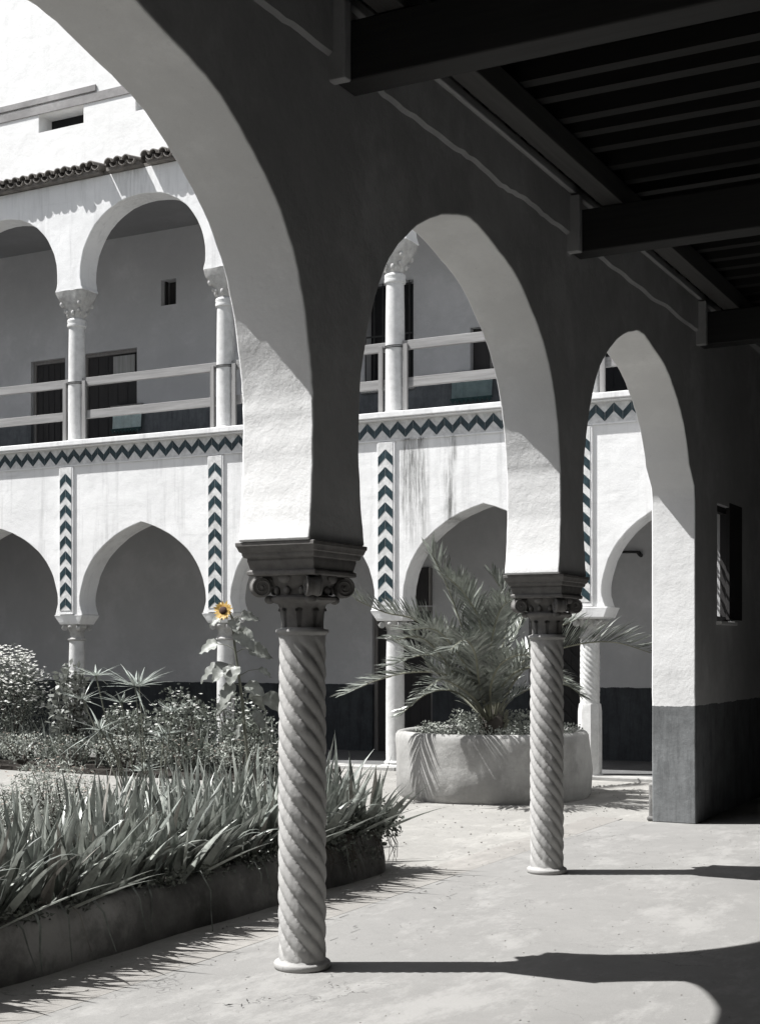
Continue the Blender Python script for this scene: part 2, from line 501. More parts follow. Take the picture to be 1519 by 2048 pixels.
# ------------------------------------------------------------------ near arcade wall
ARCH = [(0.285, 2.13), (0.262, 2.25), (0.222, 2.54), (0.226, 2.80), (0.243, 3.00), (0.337, 3.307), (0.476, 3.58), (0.648, 3.775),
        (0.984, 4.00), (1.279, 4.115), (1.56, 4.178), (1.742, 4.162), (2.051, 4.085), (2.30, 4.02), (2.495, 3.905), (2.698, 3.76),
        (2.87, 3.595), (2.99, 3.385), (3.065, 3.17), (3.106, 2.96), (3.128, 2.80), (3.128, 2.56), (3.115, 2.3), (3.085, 2.13)]
def arch_bay(y0, last=False):
    pr = chain(ARCH, 0.0035, 4)
    for _ in range(5):
        pr = [pr[0]]+[((a[0]+2*b[0]+c[0])/4, (a[1]+2*b[1]+c[1])/4) for a, b, c in zip(pr, pr[1:], pr[2:])]+[pr[-1]]
    pts = [(y0+u+(random.uniform(-.004, .004) if 0 < i < len(pr)-1 else 0), z+(random.uniform(-.003, .003) if 0 < i < len(pr)-1 else 0)) for i, (u, z) in enumerate(pr)]
    return pts
TOPZ = 5.25
poly = [(-S-0.285, TOPZ), (-S-0.285, 2.13)]
poly += arch_bay(-S) + arch_bay(0)
last = arch_bay(S)
cut = [p for p in last if not (p[0] > S+2.9 and p[1] < 3.25)]
cut += [(S+3.205, 3.1), (S+3.222, 2.95), (S+3.228, 2.6), (S+3.226, 2.2), (S+3.23, 1.7), (S+3.225, 1.2), (S+3.236, 1.12), (S+3.232, 0.6), (S+3.245, 0.0)]
poly += cut + [(7.067, 0.0), (7.067, TOPZ)]
bm = bmesh.new()
# gallery-side face and courtyard-side face
prism(bm, poly, lambda u, v, d: (d, u, v), W, -W)
bmesh.ops.recalc_face_normals(bm, faces=bm.faces)
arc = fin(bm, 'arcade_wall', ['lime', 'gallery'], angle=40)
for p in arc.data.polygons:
    if p.normal.x > 0.9 and p.area > 1: p.material_index = 1  # gallery side gets the darkened plaster, standing in for shade
bevel(arc, 0.014, 2, 40)
tag(arc, 'thick whitewashed wall of tall pointed horseshoe arches on twisted columns, blue-grey dado on its end pier', 'arcade')

# raised skim of plaster along the top of the gallery side (ragged lower edge)
bm = bmesh.new()
up, lo = [], []
n = 150
for i in range(n+1):
    yy = -S-0.2+(7.05+S+0.2)*i/n
    lo.append((yy, 4.53+0.03*noise.noise(Vector((yy*2.2, 0, 3)))+0.010*noise.noise(Vector((yy*14, 0, 1)))))
vb = [bm.verts.new((W+0.022, a, b_)) for a, b_ in lo]
vs_ = [bm.verts.new((W-0.004, a, b_-0.022)) for a, b_ in lo]
vt = [bm.verts.new((W+0.022, a, 4.80)) for a, b_ in lo]
for i in range(n):
    bm.faces.new((vb[i], vb[i+1], vt[i+1], vt[i]))
    bm.faces.new((vs_[i], vs_[i+1], vb[i+1], vb[i]))
o = fin(bm, 'plaster_skim', 'gallery', arc, angle=15)

# low guard stone at foot of the end pier
bm = bmesh.new()
box(bm, -W-0.055, -W+0.02, 6.66, 7.0, 0.0, 0.36)
box(bm, -W-0.07, -W+0.01, 6.645, 7.015, 0.0, 0.05)
o = fin(bm, 'guard_stone', 'cement', smooth=False); bevel(o, .03, 3)
tag(o, 'low plastered guard stone at the foot of the end pier', 'guard stone')

# ------------------------------------------------------------------ twisted columns
def spiral_shaft(bm, r, z0, z1, n=8, pitch=0.74, depth=0.023, seg=112, rings=170, fade=0.09, hand=1):
    R_ = []
    for k in range(rings+1):
        z = z0+(z1-z0)*k/rings
        f = min(1, (z-z0)/fade, (z1-z)/fade); f = max(0, f); f = f*f*(3-2*f)
        ent = 1+0.028*math.sin(PI*min(1, (z-z0)/(z1-z0)))-0.02*((z-z0)/(z1-z0))
        ring = []
        for i in range(seg):
            a = 2*PI*i/seg
            ph = n*(a+hand*2*PI*z/pitch)
            ph += .22*noise.noise(Vector((z*3, 7, 1)))+.12*noise.noise(Vector((z*9, 3, a)))
            s = abs(math.sin(ph/2))
            prof = s**0.62
            rr = r*ent+.003 - depth*(1-prof)*f
            nz = noise.noise(Vector((math.cos(a)*3, math.sin(a)*3, z*5)))*0.003+noise.noise(Vector((math.cos(a)*9, math.sin(a)*9, z*60)))*0.0012
            ring.append(bm.verts.new(((rr+nz)*math.cos(a), (rr+nz)*math.sin(a), z)))
        R_.append(ring)
    for p, q in zip(R_, R_[1:]):
        for i in range(seg):
            j = (i+1) % seg
            bm.faces.new((p[i], p[j], q[j], q[i]))
    bm.faces.new(list(reversed(R_[0]))); bm.faces.new(R_[-1])

def spiral_pts(c, u, v, r0, turns, n, sgn=1):
    out = []
    for i in range(n+1):
        t = i/n
        rr = r0*(1-t)+0.006
        a = sgn*(t*turns*2*PI)+PI/2
        out.append(c+u*(rr*math.cos(a))+v*(rr*math.sin(a)))
    return out

def volute(bm, diag, cz, dist, rad, thick):
    """Scroll at one corner: axis horizontal, square to the diagonal."""
    d = Vector((math.cos(diag), math.sin(diag), 0)); ax = Vector((-d.y, d.x, 0)); up = Vector((0, 0, 1))
    c = d*dist+up*cz
    # body
    n = 22; prof = [(rad*0.86, -thick), (rad, -thick*0.75), (rad*0.90, -thick*.3), (rad*0.86, 0), (rad*0.90, thick*.3), (rad, thick*.75), (rad*.86, thick)]
    rings = [[bm.verts.new(c+ax*h+(d*math.cos(2*PI*i/n)+up*math.sin(2*PI*i/n))*r) for i in range(n)] for r, h in prof]
    for p, q in zip(rings, rings[1:]):
        for i in range(n): bm.faces.new((p[i], p[(i+1) % n], q[(i+1) % n], q[i]))
    bm.faces.new(list(reversed(rings[0]))); bm.faces.new(rings[-1])
    for s in (-1, 1):
        sp = spiral_pts(c+ax*(s*thick), -d, up, rad*0.90, 2.3, 40)
        tube(bm, sp, [rad*0.12*(1-0.5*i/40) for i in range(41)], 6)
        # eye
        e = c+ax*(s*(thick+.004))
        tube(bm, [e-ax*s*.004, e+ax*s*.006], [rad*.17, rad*.10], 8)

def leaf_scroll(bm, ang, z0, z1, r0, r1, w):
    """one curled acanthus leaf"""
    n = 8; L = []; Rr = []; Cc = []
    for i in range(n+1):
        t = i/n
        r = r0+(r1-r0)*t**2.4
        z = z0+(z1-z0)*(t if t < .8 else .8+(t-.8)*0.3) - (0.02*max(0, t-.85)/.15)
        ww = w*(0.75+0.5*math.sin(PI*t*.9))*(1-0.45*t)
        da = ww/max(r, .05)
        Cc.append(bm.verts.new(((r+.006)*math.cos(ang), (r+.006)*math.sin(ang), z)))
        L.append(bm.verts.new((r*math.cos(ang-da), r*math.sin(ang-da), z-.006*t)))
        Rr.append(bm.verts.new((r*math.cos(ang+da), r*math.sin(ang+da), z-.006*t)))
    for i in range(n):
        bm.faces.new((L[i], Cc[i], Cc[i+1], L[i+1])); bm.faces.new((Cc[i], Rr[i], Rr[i+1], Cc[i+1]))

def squircle(hx, hy, z, n=40, p=6.0):
    out = []
    for i in range(n):
        a = 2*PI*(i+.5)/n
        c, s = math.cos(a), math.sin(a)
        k = (abs(c)**p+abs(s)**p)**(-1/p)
        out.append((hx*c*k, hy*s*k, z))
    return out

def loft(bm, rings):
    R_ = [[bm.verts.new(v) for v in r] for r in rings]
    n = len(R_[0])
    for p, q in zip(R_, R_[1:]):
        for i in range(n): bm.faces.new((p[i], p[(i+1) % n], q[(i+1) % n], q[i]))
    bm.faces.new(list(reversed(R_[0]))); bm.faces.new(R_[-1])

def rect_ring(hx, hy, z):
    return [(-hx, -hy, z), (hx, -hy, z), (hx, hy, z), (-hx, hy, z)]

def near_capital(parent):
    bm = bmesh.new()
    # bell
    lathe(bm, [(0.108, 1.700), (0.104, 1.715), (0.105, 1.76), (0.110, 1.80), (0.122, 1.828), (0.150, 1.838), (0.168, 1.846), (0.170, 1.858), (0.150, 1.868), (0.130, 1.874),
               (0.132, 1.90), (0.150, 1.93), (0.165, 1.965)], 48)
    for k in range(12):
        a = 2*PI*k/12
        # egg and dart row
        m = Matrix.Translation((0.142*math.cos(a), 0.142*math.sin(a), 1.895)) @ Matrix.Diagonal((.016, .020, .022, 1))
        bmesh.ops.create_uvsphere(bm, u_segments=10, v_segments=8, radius=1, matrix=m)
    o = fin(bm, 'capital', 'capital', parent, angle=50)
    bm = bmesh.new()
    for k in range(8):
        leaf_scroll(bm, PI/8+k*PI/4, 1.712, 1.835, 0.101, 0.118, 0.030)
    bmesh.ops.solidify(bm, geom=bm.faces[:], thickness=0.006)
    fin(bm, 'acanthus_leaf', 'capital', o, angle=60)
    for k in range(4):
        bm = bmesh.new()
        volute(bm, PI/4+k*PI/2, 1.912, 0.212, 0.051, 0.034)
        # stalk of the scroll sweeping up from the bell
        d = Vector((math.cos(PI/4+k*PI/2), math.sin(PI/4+k*PI/2), 0))
        tube(bm, [d*.10+Vector((0, 0, 1.90)), d*.15+Vector((0, 0, 1.945)), d*.21+Vector((0, 0, 1.957))], [.03, .026, .018], 8)
        m = Matrix.Translation(d*.168+Vector((0, 0, 1.850))) @ Matrix.Rotation(PI/4+k*PI/2, 4, 'Z') @ Matrix.Diagonal((.026, .030, .022, 1))
        bmesh.ops.create_uvsphere(bm, u_segments=12, v_segments=8, radius=1, matrix=m)
        fin(bm, 'volute', 'capital', o, angle=45)
    # palmette knob in each face
    bm = bmesh.new()
    for k in range(4):
        a = k*PI/2
        m = Matrix.Translation((.172*math.cos(a), .172*math.sin(a), 1.955)) @ Matrix.Rotation(a, 4, 'Z') @ Matrix.Diagonal((.02, .035, .028, 1))
        bmesh.ops.create_uvsphere(bm, u_segments=12, v_segments=8, radius=1, matrix=m)
    fin(bm, 'rosette', 'capital', o)
    return o

def near_impost(parent):
    bm = bmesh.new()
    hx = lambda a: a
    prof = [(0.188, 0.200, 1.966), (0.196, 0.208, 1.972), (0.197, 0.209, 1.988), (0.184, 0.196, 1.996), (0.186, 0.200, 2.004), (0.192, 0.214, 2.040), (0.190, 0.212, 2.052),
            (0.202, 0.232, 2.056), (0.206, 0.238, 2.066), (0.208, 0.240, 2.078), (0.216, 0.252, 2.084), (0.222, 0.262, 2.104), (0.226, 0.268, 2.110), (0.227, 0.269, 2.1285)]
    loft(bm, [rect_ring(a, b_, z) for a, b_, z in prof])
    o = fin(bm, 'impost', 'capital', parent, angle=20)
    bevel(o, .004, 2, 60)
    return o

def near_column(y, label, spin, dx=0.0):
    t = thing('twisted_column', label, 'column', (0, y, 0), 'twisted columns of the near arcade')
    bm = bmesh.new(); spiral_shaft(bm, 0.1165, 0.035, 1.672)
    bmesh.ops.rotate(bm, verts=bm.verts, cent=(0, 0, 0), matrix=Matrix.Rotation(spin, 3, 'Z'))
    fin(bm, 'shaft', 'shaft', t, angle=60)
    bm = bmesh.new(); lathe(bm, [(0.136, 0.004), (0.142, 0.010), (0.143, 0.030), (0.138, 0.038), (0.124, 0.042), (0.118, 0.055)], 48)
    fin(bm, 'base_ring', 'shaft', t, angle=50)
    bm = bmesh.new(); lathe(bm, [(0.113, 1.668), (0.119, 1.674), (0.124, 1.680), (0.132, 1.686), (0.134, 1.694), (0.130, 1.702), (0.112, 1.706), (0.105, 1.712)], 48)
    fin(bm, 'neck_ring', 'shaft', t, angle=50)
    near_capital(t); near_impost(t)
    return t
near_column(0.0, 'nearest spiral-fluted stone column with dark scrolled capital, in front of the iris bed', 0.2)
near_column(S+0.02, 'second spiral-fluted stone column, in front of the round palm planter', 0.9)
near_column(-S, 'spiral-fluted stone column nearest the viewpoint, left of the picture', 1.7)

# solid end piece of arcade towards the viewer's back, behind the camera side
bm = bmesh.new(); box(bm, -W, W, -9.0, -S*2+.35, 0, TOPZ)
prism(bm, [(-S*2+.35, TOPZ), (-S*2+.35, 2.0)]+[(-S*2+.35+2.0*i/8, 2.9+1.2*math.sin(PI*i/8*.5)) for i in range(1, 9)]+[(-S-.285-0.003, 2.13), (-S-.285-.003, TOPZ)],
      lambda u, v, d: (d, u, v), W-.002, -W+.002)
bmesh.ops.recalc_face_normals(bm, faces=bm.faces)
o = fin(bm, 'arcade_end_wall', 'lime', smooth=False)
tag(o, 'plain whitewashed end of the near arcade, beside the viewpoint', 'wall')

# ------------------------------------------------------------------ wall with openings helper
def holed_wall(bm, u0, u1, v0, v1, holes, d0, d1, to3):
    us = sorted(set([u0, u1]+[h[0] for h in holes]+[h[1] for h in holes]))
    vs = sorted(set([v0, v1]+[h[2] for h in holes]+[h[3] for h in holes]))
    cache = {}
    def V(u, v, d):
        k = (round(u, 5), round(v, 5), d)
        if k not in cache: cache[k] = bm.verts.new(to3(u, v, d))
        return cache[k]
    def solid(i, j):
        if i < 0 or j < 0 or i >= len(us)-1 or j >= len(vs)-1: return False
        cu, cv = (us[i]+us[i+1])/2, (vs[j]+vs[j+1])/2
        return not any(h[0] < cu < h[1] and h[2] < cv < h[3] for h in holes)
    for i in range(len(us)-1):
        for j in range(len(vs)-1):
            if not solid(i, j): continue
            a, b_, c, d = us[i], us[i+1], vs[j], vs[j+1]
            bm.faces.new((V(a, c, d0), V(b_, c, d0), V(b_, d, d0), V(a, d, d0)))
            bm.faces.new((V(a, d, d1), V(b_, d, d1), V(b_, c, d1), V(a, c, d1)))
            if not solid(i-1, j): bm.faces.new((V(a, c, d1), V(a, c, d0), V(a, d, d0), V(a, d, d1)))
            if not solid(i+1, j): bm.faces.new((V(b_, c, d0), V(b_, c, d1), V(b_, d, d1), V(b_, d, d0)))
            if not solid(i, j-1): bm.faces.new((V(a, c, d1), V(b_, c, d1), V(b_, c, d0), V(a, c, d0)))
            if not solid(i, j+1): bm.faces.new((V(a, d, d0), V(b_, d, d0), V(b_, d, d1), V(a, d, d1)))
    bmesh.ops.recalc_face_normals(bm, faces=bm.faces)

# gallery wall beyond the end pier, with the grilled window
bm = bmesh.new()
WY0, WY1, WZ0, WZ1 = 7.455, 8.02, 1.88, 3.02
holed_wall(bm, 7.069, 14.0, 0, TOPZ, [(WY0, WY1, WZ0, WZ1)], W-0.02, -W+0.01, lambda u, v, d: (d, u, v))
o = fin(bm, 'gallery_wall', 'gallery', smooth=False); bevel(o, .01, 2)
gw = tag(o, 'shaded plaster wall with dark dado beyond the end pier', 'wall')
t = thing('grilled_window', 'barred window in the shaded gallery wall past the end pier', 'window', (0, (WY0+WY1)/2, WZ0))
def pbox(name, mats, parent, x0, x1, y0, y1, z0, z1, bev=.004):
    px, py, pz = parent.location if parent and parent.parent is None else (0, 0, 0)
    bm = bmesh.new(); box(bm, x0-px, x1-px, y0-py, y1-py, z0-pz, z1-pz)
    o = fin(bm, name, mats, parent, smooth=False)
    if bev: bevel(o, bev, 2)
    return o
pbox('sill', 'lime', t, -W-.05, W+0.03, WY0-.04, WY1+.04, WZ0-.035, WZ0-.001)
bm = bmesh.new()
for (a, b_, c, d) in ((WY0+.001, WY0+.05, WZ0, WZ1), (WY1-.05, WY1-.001, WZ0, WZ1), (WY0+.05, WY1-.05, WZ0, WZ0+.05), (WY0+.05, WY1-.05, WZ1-.06, WZ1-.001)):
    box(bm, 0.08, 0.14, a-t.location.y, b_-t.location.y, c-WZ0, d-WZ0)
fin(bm, 'frame', 'door', t, smooth=False)
bm = bmesh.new()
cy_ = t.location.y
for k in range(7):
    z = 0.06+k*0.165
    tube(bm, [(-.19, WY0-cy_+.0, z), (-.19, WY1-cy_, z)], .011, 8)
for k in range(5):
    yy = WY0-cy_+.07+k*.13
    pts = [(-.19, yy+.025*math.sin(i*PI/2), i*1.14/28) for i in range(29)]
    tube(bm, pts, .008, 6)
fin(bm, 'grille', 'iron', t)
# shutter folded back against the jamb, seen past the frame
pbox('shutter', 'door', t, 0.15, 0.19, WY1-.10, WY1+.42, WZ0+.02, WZ1+.05)

# ------------------------------------------------------------------ ceiling over the near gallery
def ybox(name, mats, label, cat, x0, x1, y0, y1, z0, z1, bev=.008, group=None, jit=0):
    bm = bmesh.new()
    c = ((x0+x1)/2, (y0+y1)/2, z0)
    box(bm, x0-c[0], x1-c[0], y0-c[1], y1-c[1], 0, z1-z0, jit=jit)
    o = fin(bm, name, mats, smooth=False, loc=c)
    if bev: bevel(o, bev, 2)
    return tag(o, label, cat, group)
ybox('wall_plate', 'plate', 'pale timber plate along the top of the shaded arcade wall', 'timber plate', W-.02, W+0.055, -5.5, 13.9, 4.805, 4.865)
for y0, lab in ((0.0, 'dark cross beam over the nearest twisted column'), (S-.03, 'dark cross beam over the second twisted column'),
                (2*S-.03, 'dark cross beam at the end pier'), (3*S-.03, 'dark cross beam far down the gallery'), (-S, 'dark cross beam nearest the viewpoint')):
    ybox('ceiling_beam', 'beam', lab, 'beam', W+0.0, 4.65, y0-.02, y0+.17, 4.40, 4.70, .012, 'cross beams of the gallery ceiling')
    ybox('beam_pad', 'gallery', 'plaster casing round the wall end of the '+lab, 'beam casing', W-.01, W+.09, y0-.09, y0-.023, 4.39, 4.79, .01, 'beam casings')
for x0, lab in ((0.43, 'long purlin closest to the arcade wall'), (2.1, 'middle long purlin over the gallery'), (3.7, 'long purlin furthest from the arcade')):
    ybox('purlin', 'purlin', lab, 'purlin', x0, x0+.15, -5.5, 13.9, 4.705, 4.86, .008, 'long purlins of the gallery ceiling')
k = 0
y = -5.2
joist0 = None
names_j = []
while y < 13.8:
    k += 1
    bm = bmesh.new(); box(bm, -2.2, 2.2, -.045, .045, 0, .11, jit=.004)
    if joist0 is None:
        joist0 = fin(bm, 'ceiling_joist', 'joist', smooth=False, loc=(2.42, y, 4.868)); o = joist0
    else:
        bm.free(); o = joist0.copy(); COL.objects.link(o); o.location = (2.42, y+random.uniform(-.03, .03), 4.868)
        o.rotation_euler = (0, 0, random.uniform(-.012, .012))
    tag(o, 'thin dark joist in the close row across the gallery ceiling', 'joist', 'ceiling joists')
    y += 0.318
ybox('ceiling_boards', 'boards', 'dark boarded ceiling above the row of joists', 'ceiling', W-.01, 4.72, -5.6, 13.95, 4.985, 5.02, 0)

# ------------------------------------------------------------------ rest of the near building (behind the camera and above)
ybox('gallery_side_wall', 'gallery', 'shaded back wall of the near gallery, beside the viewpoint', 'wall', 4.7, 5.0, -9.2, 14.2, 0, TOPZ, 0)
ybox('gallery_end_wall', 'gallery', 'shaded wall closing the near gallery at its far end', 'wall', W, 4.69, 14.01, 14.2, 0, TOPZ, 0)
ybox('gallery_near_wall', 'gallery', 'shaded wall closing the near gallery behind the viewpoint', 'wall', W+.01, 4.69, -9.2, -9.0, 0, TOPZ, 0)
ybox('gallery_roof', 'terrace', 'flat roof slab over the near gallery', 'roof', -W-.1, 5.1, -9.3, 14.3, TOPZ+.003, TOPZ+.25, 0)

# ------------------------------------------------------------------ far wing: lower arcade
BAY = 2.72
SUP = [-10.37-BAY*3, -10.37-BAY*2, -10.37-BAY*1, -10.37, -7.655, -4.93, -2.20, 0.52]
TH_F = 0.38
LA = [(-1.095, 2.13), (-1.125, 2.22), (-1.145, 2.30), (-1.135, 2.45), (-1.06, 2.70), (-0.93, 2.92), (-0.76, 3.10), (-0.50, 3.28), (-0.24, 3.40), (0.0, 3.475)]
LA = LA+[(-u, z) for u, z in reversed(LA[:-1])]
def arch_pts(c, prof, jit=.003, sub=3, half=None):
    h = len(prof)//2
    a = chain(prof[:h+1], jit, sub); b_ = chain(prof[h:], jit, sub)
    return [(c+u, z) for u, z in a+b_[1:]]
XL = SUP[0]-0.3
poly = [(XL, 4.60), (XL, 2.13)]
for i in range(6):
    poly += arch_pts((SUP[i]+SUP[i+1])/2, LA)
last = [p for p in arch_pts((SUP[6]+SUP[7])/2, LA) if p[0] < -0.21 and not (p[0] > -.4 and p[1] < 3.0)]
poly += last + [(-0.21, 3.2), (-0.21, 4.60)]
bm = bmesh.new()
prism(bm, poly, lambda u, v, d: (u, d, v), YF, YF+TH_F)
bmesh.ops.recalc_face_normals(bm, faces=bm.faces)
fa = fin(bm, 'lower_arcade', 'far_lime', angle=40); bevel(fa, .012, 2, 40)
tag(fa, 'white ground-floor wall of pointed arches across the courtyard with tiled chevron strips', 'arcade')

def slab_ledge():
    bm = bmesh.new()
    box(bm, XL, -0.21, YF-.13, YF+TH_F+.02, 4.66, 4.738)
    box(bm, XL, -0.21, YF-.10, YF-0.0, 4.635, 4.66)
    o = fin(bm, 'balcony_ledge', 'far_lime', fa, smooth=False); bevel(o, .012, 2)
slab_ledge()
# zigzag frieze of glazed tiles
bm = bmesh.new()
box(bm, XL, -0.21, YF-.012, YF+.01, 4.385, 4.634, mi=0)
p = 0.228; x = XL+.02; hh = .112; th_ = .105
k = 0
while x+p < -0.22:
    for (xa, za, xb, zb) in ((x, 4.405, x+p/2, 4.405+hh), (x+p/2, 4.405+hh, x+p, 4.405)):
        ja = random.uniform(-.004, .004)
        q = [(xa+.0025, za+ja), (xb-.0025, zb+ja), (xb-.0025, zb+th_+ja), (xa+.0025, za+th_+ja)]
        prism(bm, q, lambda u, v, d: (u, d, v), YF-.017, YF-.013, 1)
    x += p; k += 1
# thin mortar line below the frieze
box(bm, XL, -0.21, YF-.02, YF+.005, 4.366, 4.384, mi=2)
bmesh.ops.recalc_face_normals(bm, faces=bm.faces)
fin(bm, 'zigzag_frieze', ['tile_white', 'tile_dark', 'far_lime'], fa, smooth=False)
# chevron strips
strip_me = None
for i in range(7):
    xc = SUP[i]-.03
    if strip_me is None:
        bm = bmesh.new()
        box(bm, -.130, .135, -.030, .002, 2.135, 4.36, mi=2)
        box(bm, -.112, .112, -.036, -.0305, 2.19, 4.35, mi=0)
        z = 2.17; n = 0
        while z < 4.24:
            w, rise, tk = .109, .105, .122
            for s in (-1, 1):
                lo_l = max(z, 2.195)
                q = [(s*w, z), (s*.003, z+rise), (s*.003, z+rise+tk*.95), (s*w, z+tk)]
                q = [(a, min(max(b_, 2.195), 4.345)) for a, b_ in q]
                if s > 0: q.reverse()
                prism(bm, q, lambda u, v, d: (u, d, v), -.040, -.0365, 1)
            z += .2335; n += 1
        bmesh.ops.recalc_face_normals(bm, faces=bm.faces)
        o = fin(bm, 'chevron_strip', ['tile_white', 'tile_dark', 'far_lime'], fa, smooth=False, loc=(xc, YF, 0))
        bevel(o, .003, 1); strip_me = o
    else:
        o = strip_me.copy(); COL.objects.link(o); o.location = (xc, YF, 0)

def far_column(x, kind, label):
    t = thing('stone_column' if kind == 'plain' else 'half_twisted_column', label, 'column', (x, YF+TH_F/2, 0), 'ground-floor columns across the courtyard')
    bm = bmesh.new()
    if kind == 'plain':
        lathe(bm, [(0.125, 0.12), (0.126, 0.3), (0.125, 1.0), (0.120, 1.5), (0.114, 1.74)], 32, fn=lambda r, z, a: r+.003*noise.noise(Vector((math.cos(a)*3, z*3, x))))
    else:
        spiral_shaft(bm, 0.118, 0.92, 1.75, n=9, pitch=.62, depth=.014, seg=72, rings=70, fade=.06)
    fin(bm, 'shaft', 'shaft_far', t, angle=50)
    bm = bmesh.new()
    if kind == 'plain':
        loft(bm, [squircle(.175, .175, 0.0, 32, 8), squircle(.175, .175, .06, 32, 8), squircle(.14, .14, .075, 32, 2), squircle(.15, .15, .10, 32, 2), squircle(.127, .127, .125, 32, 2)])
    else:
        lathe(bm, [(.165, 0), (.165, .05), (.150, .06), (.148, .84), (.135, .93), (.118, .935)], 8)
        bmesh.ops.rotate(bm, verts=bm.verts, cent=(0, 0, 0), matrix=Matrix.Rotation(PI/8, 3, 'Z'))
    fin(bm, 'base' if kind == 'plain' else 'octagonal_pedestal', 'shaft_far', t, angle=30)
    bm = bmesh.new()
    lathe(bm, [(.112, 1.74), (.135, 1.748), (.138, 1.765), (.118, 1.78), (.112, 1.80)], 28)
    lathe(bm, [(.108, 1.79), (.108, 1.86), (.125, 1.90), (.15, 1.93), (.165, 1.985)], 28)
    for k in range(4):
        volute(bm, PI/4+k*PI/2, 1.93, .185, .040, .026)
    for k in range(4):
        a = k*PI/2
        m = Matrix.Translation((.15*math.cos(a), .15*math.sin(a), 1.95)) @ Matrix.Rotation(a, 4, 'Z') @ Matrix.Diagonal((.03, .04, .03, 1))
        bmesh.ops.create_uvsphere(bm, u_segments=8, v_segments=6, radius=1, matrix=m)
    fin(bm, 'capital', 'cap_far', t, angle=45)
    bm = bmesh.new()
    if kind == 'plain':
        loft(bm, [rect_ring(.19, .17, 1.985), rect_ring(.205, .185, 2.02), rect_ring(.255, .20, 2.09), rect_ring(.268, .21, 2.128)])
    else:
        loft(bm, [rect_ring(.19, .18, 1.985), rect_ring(.255, .225, 2.00), rect_ring(.31, .24, 2.128)])
    o = fin(bm, 'impost', 'far_lime', t, smooth=False); bevel(o, .008, 2)
    return t
far_column(SUP[2], 'plain', 'leftmost smooth round column across the courtyard, behind the white-flowered bush')
far_column(SUP[3], 'plain', 'smooth white column behind the papyrus stalks')
far_column(SUP[4], 'plain', 'smooth white column directly behind the sunflower')
far_column(SUP[5], 'plain', 'smooth white column left of the palm planter')
far_column(SUP[6], 'twist', 'column with spiral shaft on an octagonal pedestal, right of the palm planter')

# floor of far gallery, raised a little, with pale kerb
bm = bmesh.new(); box(bm, XL, -.21, YF+.30, YB+.02, -.05, .045)
tag(fin(bm, 'far_gallery_floor', 'farfloor', smooth=False), kind='structure')
bm = bmesh.new()
x = XL
while x < -.25:
    L = min(random.uniform(.8, 1.3), -.215-x)
    box(bm, x+.004, x+L-.004, YF-.04, YF+.298, -.05, .048+random.uniform(-.004, .004))
    x += L
o = fin(bm, 'far_gallery_kerb', 'planter', smooth=False); bevel(o, .01, 2); o['kind'] = 'structure'

# back wall of the far lower gallery
bm = bmesh.new()
DX0, DX1 = -6.53, -5.50
holes = [(DX0, DX1, 0.046, 2.25), (-3.95, -3.14, 0.046, 2.20)]
holed_wall(bm, XL, 4.7, 0.0, 4.38, holes, YB, YB+.35, lambda u, v, d: (u, d, v))
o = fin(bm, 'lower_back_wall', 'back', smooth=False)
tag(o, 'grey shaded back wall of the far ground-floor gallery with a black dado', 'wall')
def door(x0, x1, z0, z1, label, mats='door', diag=False, y=YB, name='door', cat='door', arched=False):
    t = thing(name, label, cat, ((x0+x1)/2, y+.10, z0))
    bm = bmesh.new()
    w = (x1-x0)/2; h = z1-z0
    box(bm, -w+.06, w-.06, .0, .05, 0, h-.06)
    n = 5
    for k in range(1, n):
        xx = -w+.06+(2*w-.12)*k/n
        box(bm, xx-.006, xx+.006, -.008, -.0005, 0.02, h-.08)
    fin(bm, 'leaf', mats, t, smooth=False)
    bm = bmesh.new()
    box(bm, -w+.001, -w+.059, -.03, .06, 0, h-.001); box(bm, w-.059, w-.001, -.03, .06, 0, h-.001); box(bm, -w+.06, w-.06, -.03, .06, h-.059, h-.001)
    fin(bm, 'frame', 'trim' if mats != 'void' else 'door', t, smooth=False)
    if diag:
        bm = bmesh.new()
        for k in range(8):
            z = .1+k*.24
            for s in (-1, 1):
                M4 = Matrix.Translation((s*w*.45, -.018, z)) @ Matrix.Rotation(s*R(45), 4, 'Y')
                box(bm, -w*.55, w*.55, -.008, .008, -.02, .02, M4=M4)
        fin(bm, 'slatting', 'beam', t, smooth=False)
    return t
door(DX0, DX1, 0.048, 2.25, 'dark wooden door behind the column left of the palm')
door(-3.95, -3.14, 0.048, 2.20, 'dark door with slanting battens between the two twisted columns', diag=True)
t = thing('tall_niche_shutter', 'narrow black shutter standing above the door beside the palm', 'shutter', (-5.69, YB-.02, 2.0))
pbox('leaf', 'door', t, -5.80, -5.55, YB-.06, YB-.003, 2.27, 2.84)
pbox('frame', 'trim', t, -5.54, -5.50, YB-.06, YB-.003, 2.27, 2.84)
bm = bmesh.new(); tube(bm, [(-3.5, YB-.05, 2.99), (-2.42, YB-.05, 2.97), (-2.30, YB-.05, 2.965)], .018, 8); tube(bm, [(-2.30, YB-.05, 2.965), (-2.27, YB-.05, 2.93), (-2.27, YB-.01, 2.92)], .03, 8)
tag(fin(bm, 'wall_pipe', 'iron'), 'thin dark pipe on the back wall above the planter, beside the end pier', 'pipe')

# slab between storeys
bm = bmesh.new(); box(bm, XL, -.21, YF+TH_F+.02, YB+.35, 4.39, 4.655)
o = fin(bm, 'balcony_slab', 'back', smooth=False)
tag(o, 'grey floor slab of the upper gallery above the ground-floor arches', 'floor slab')

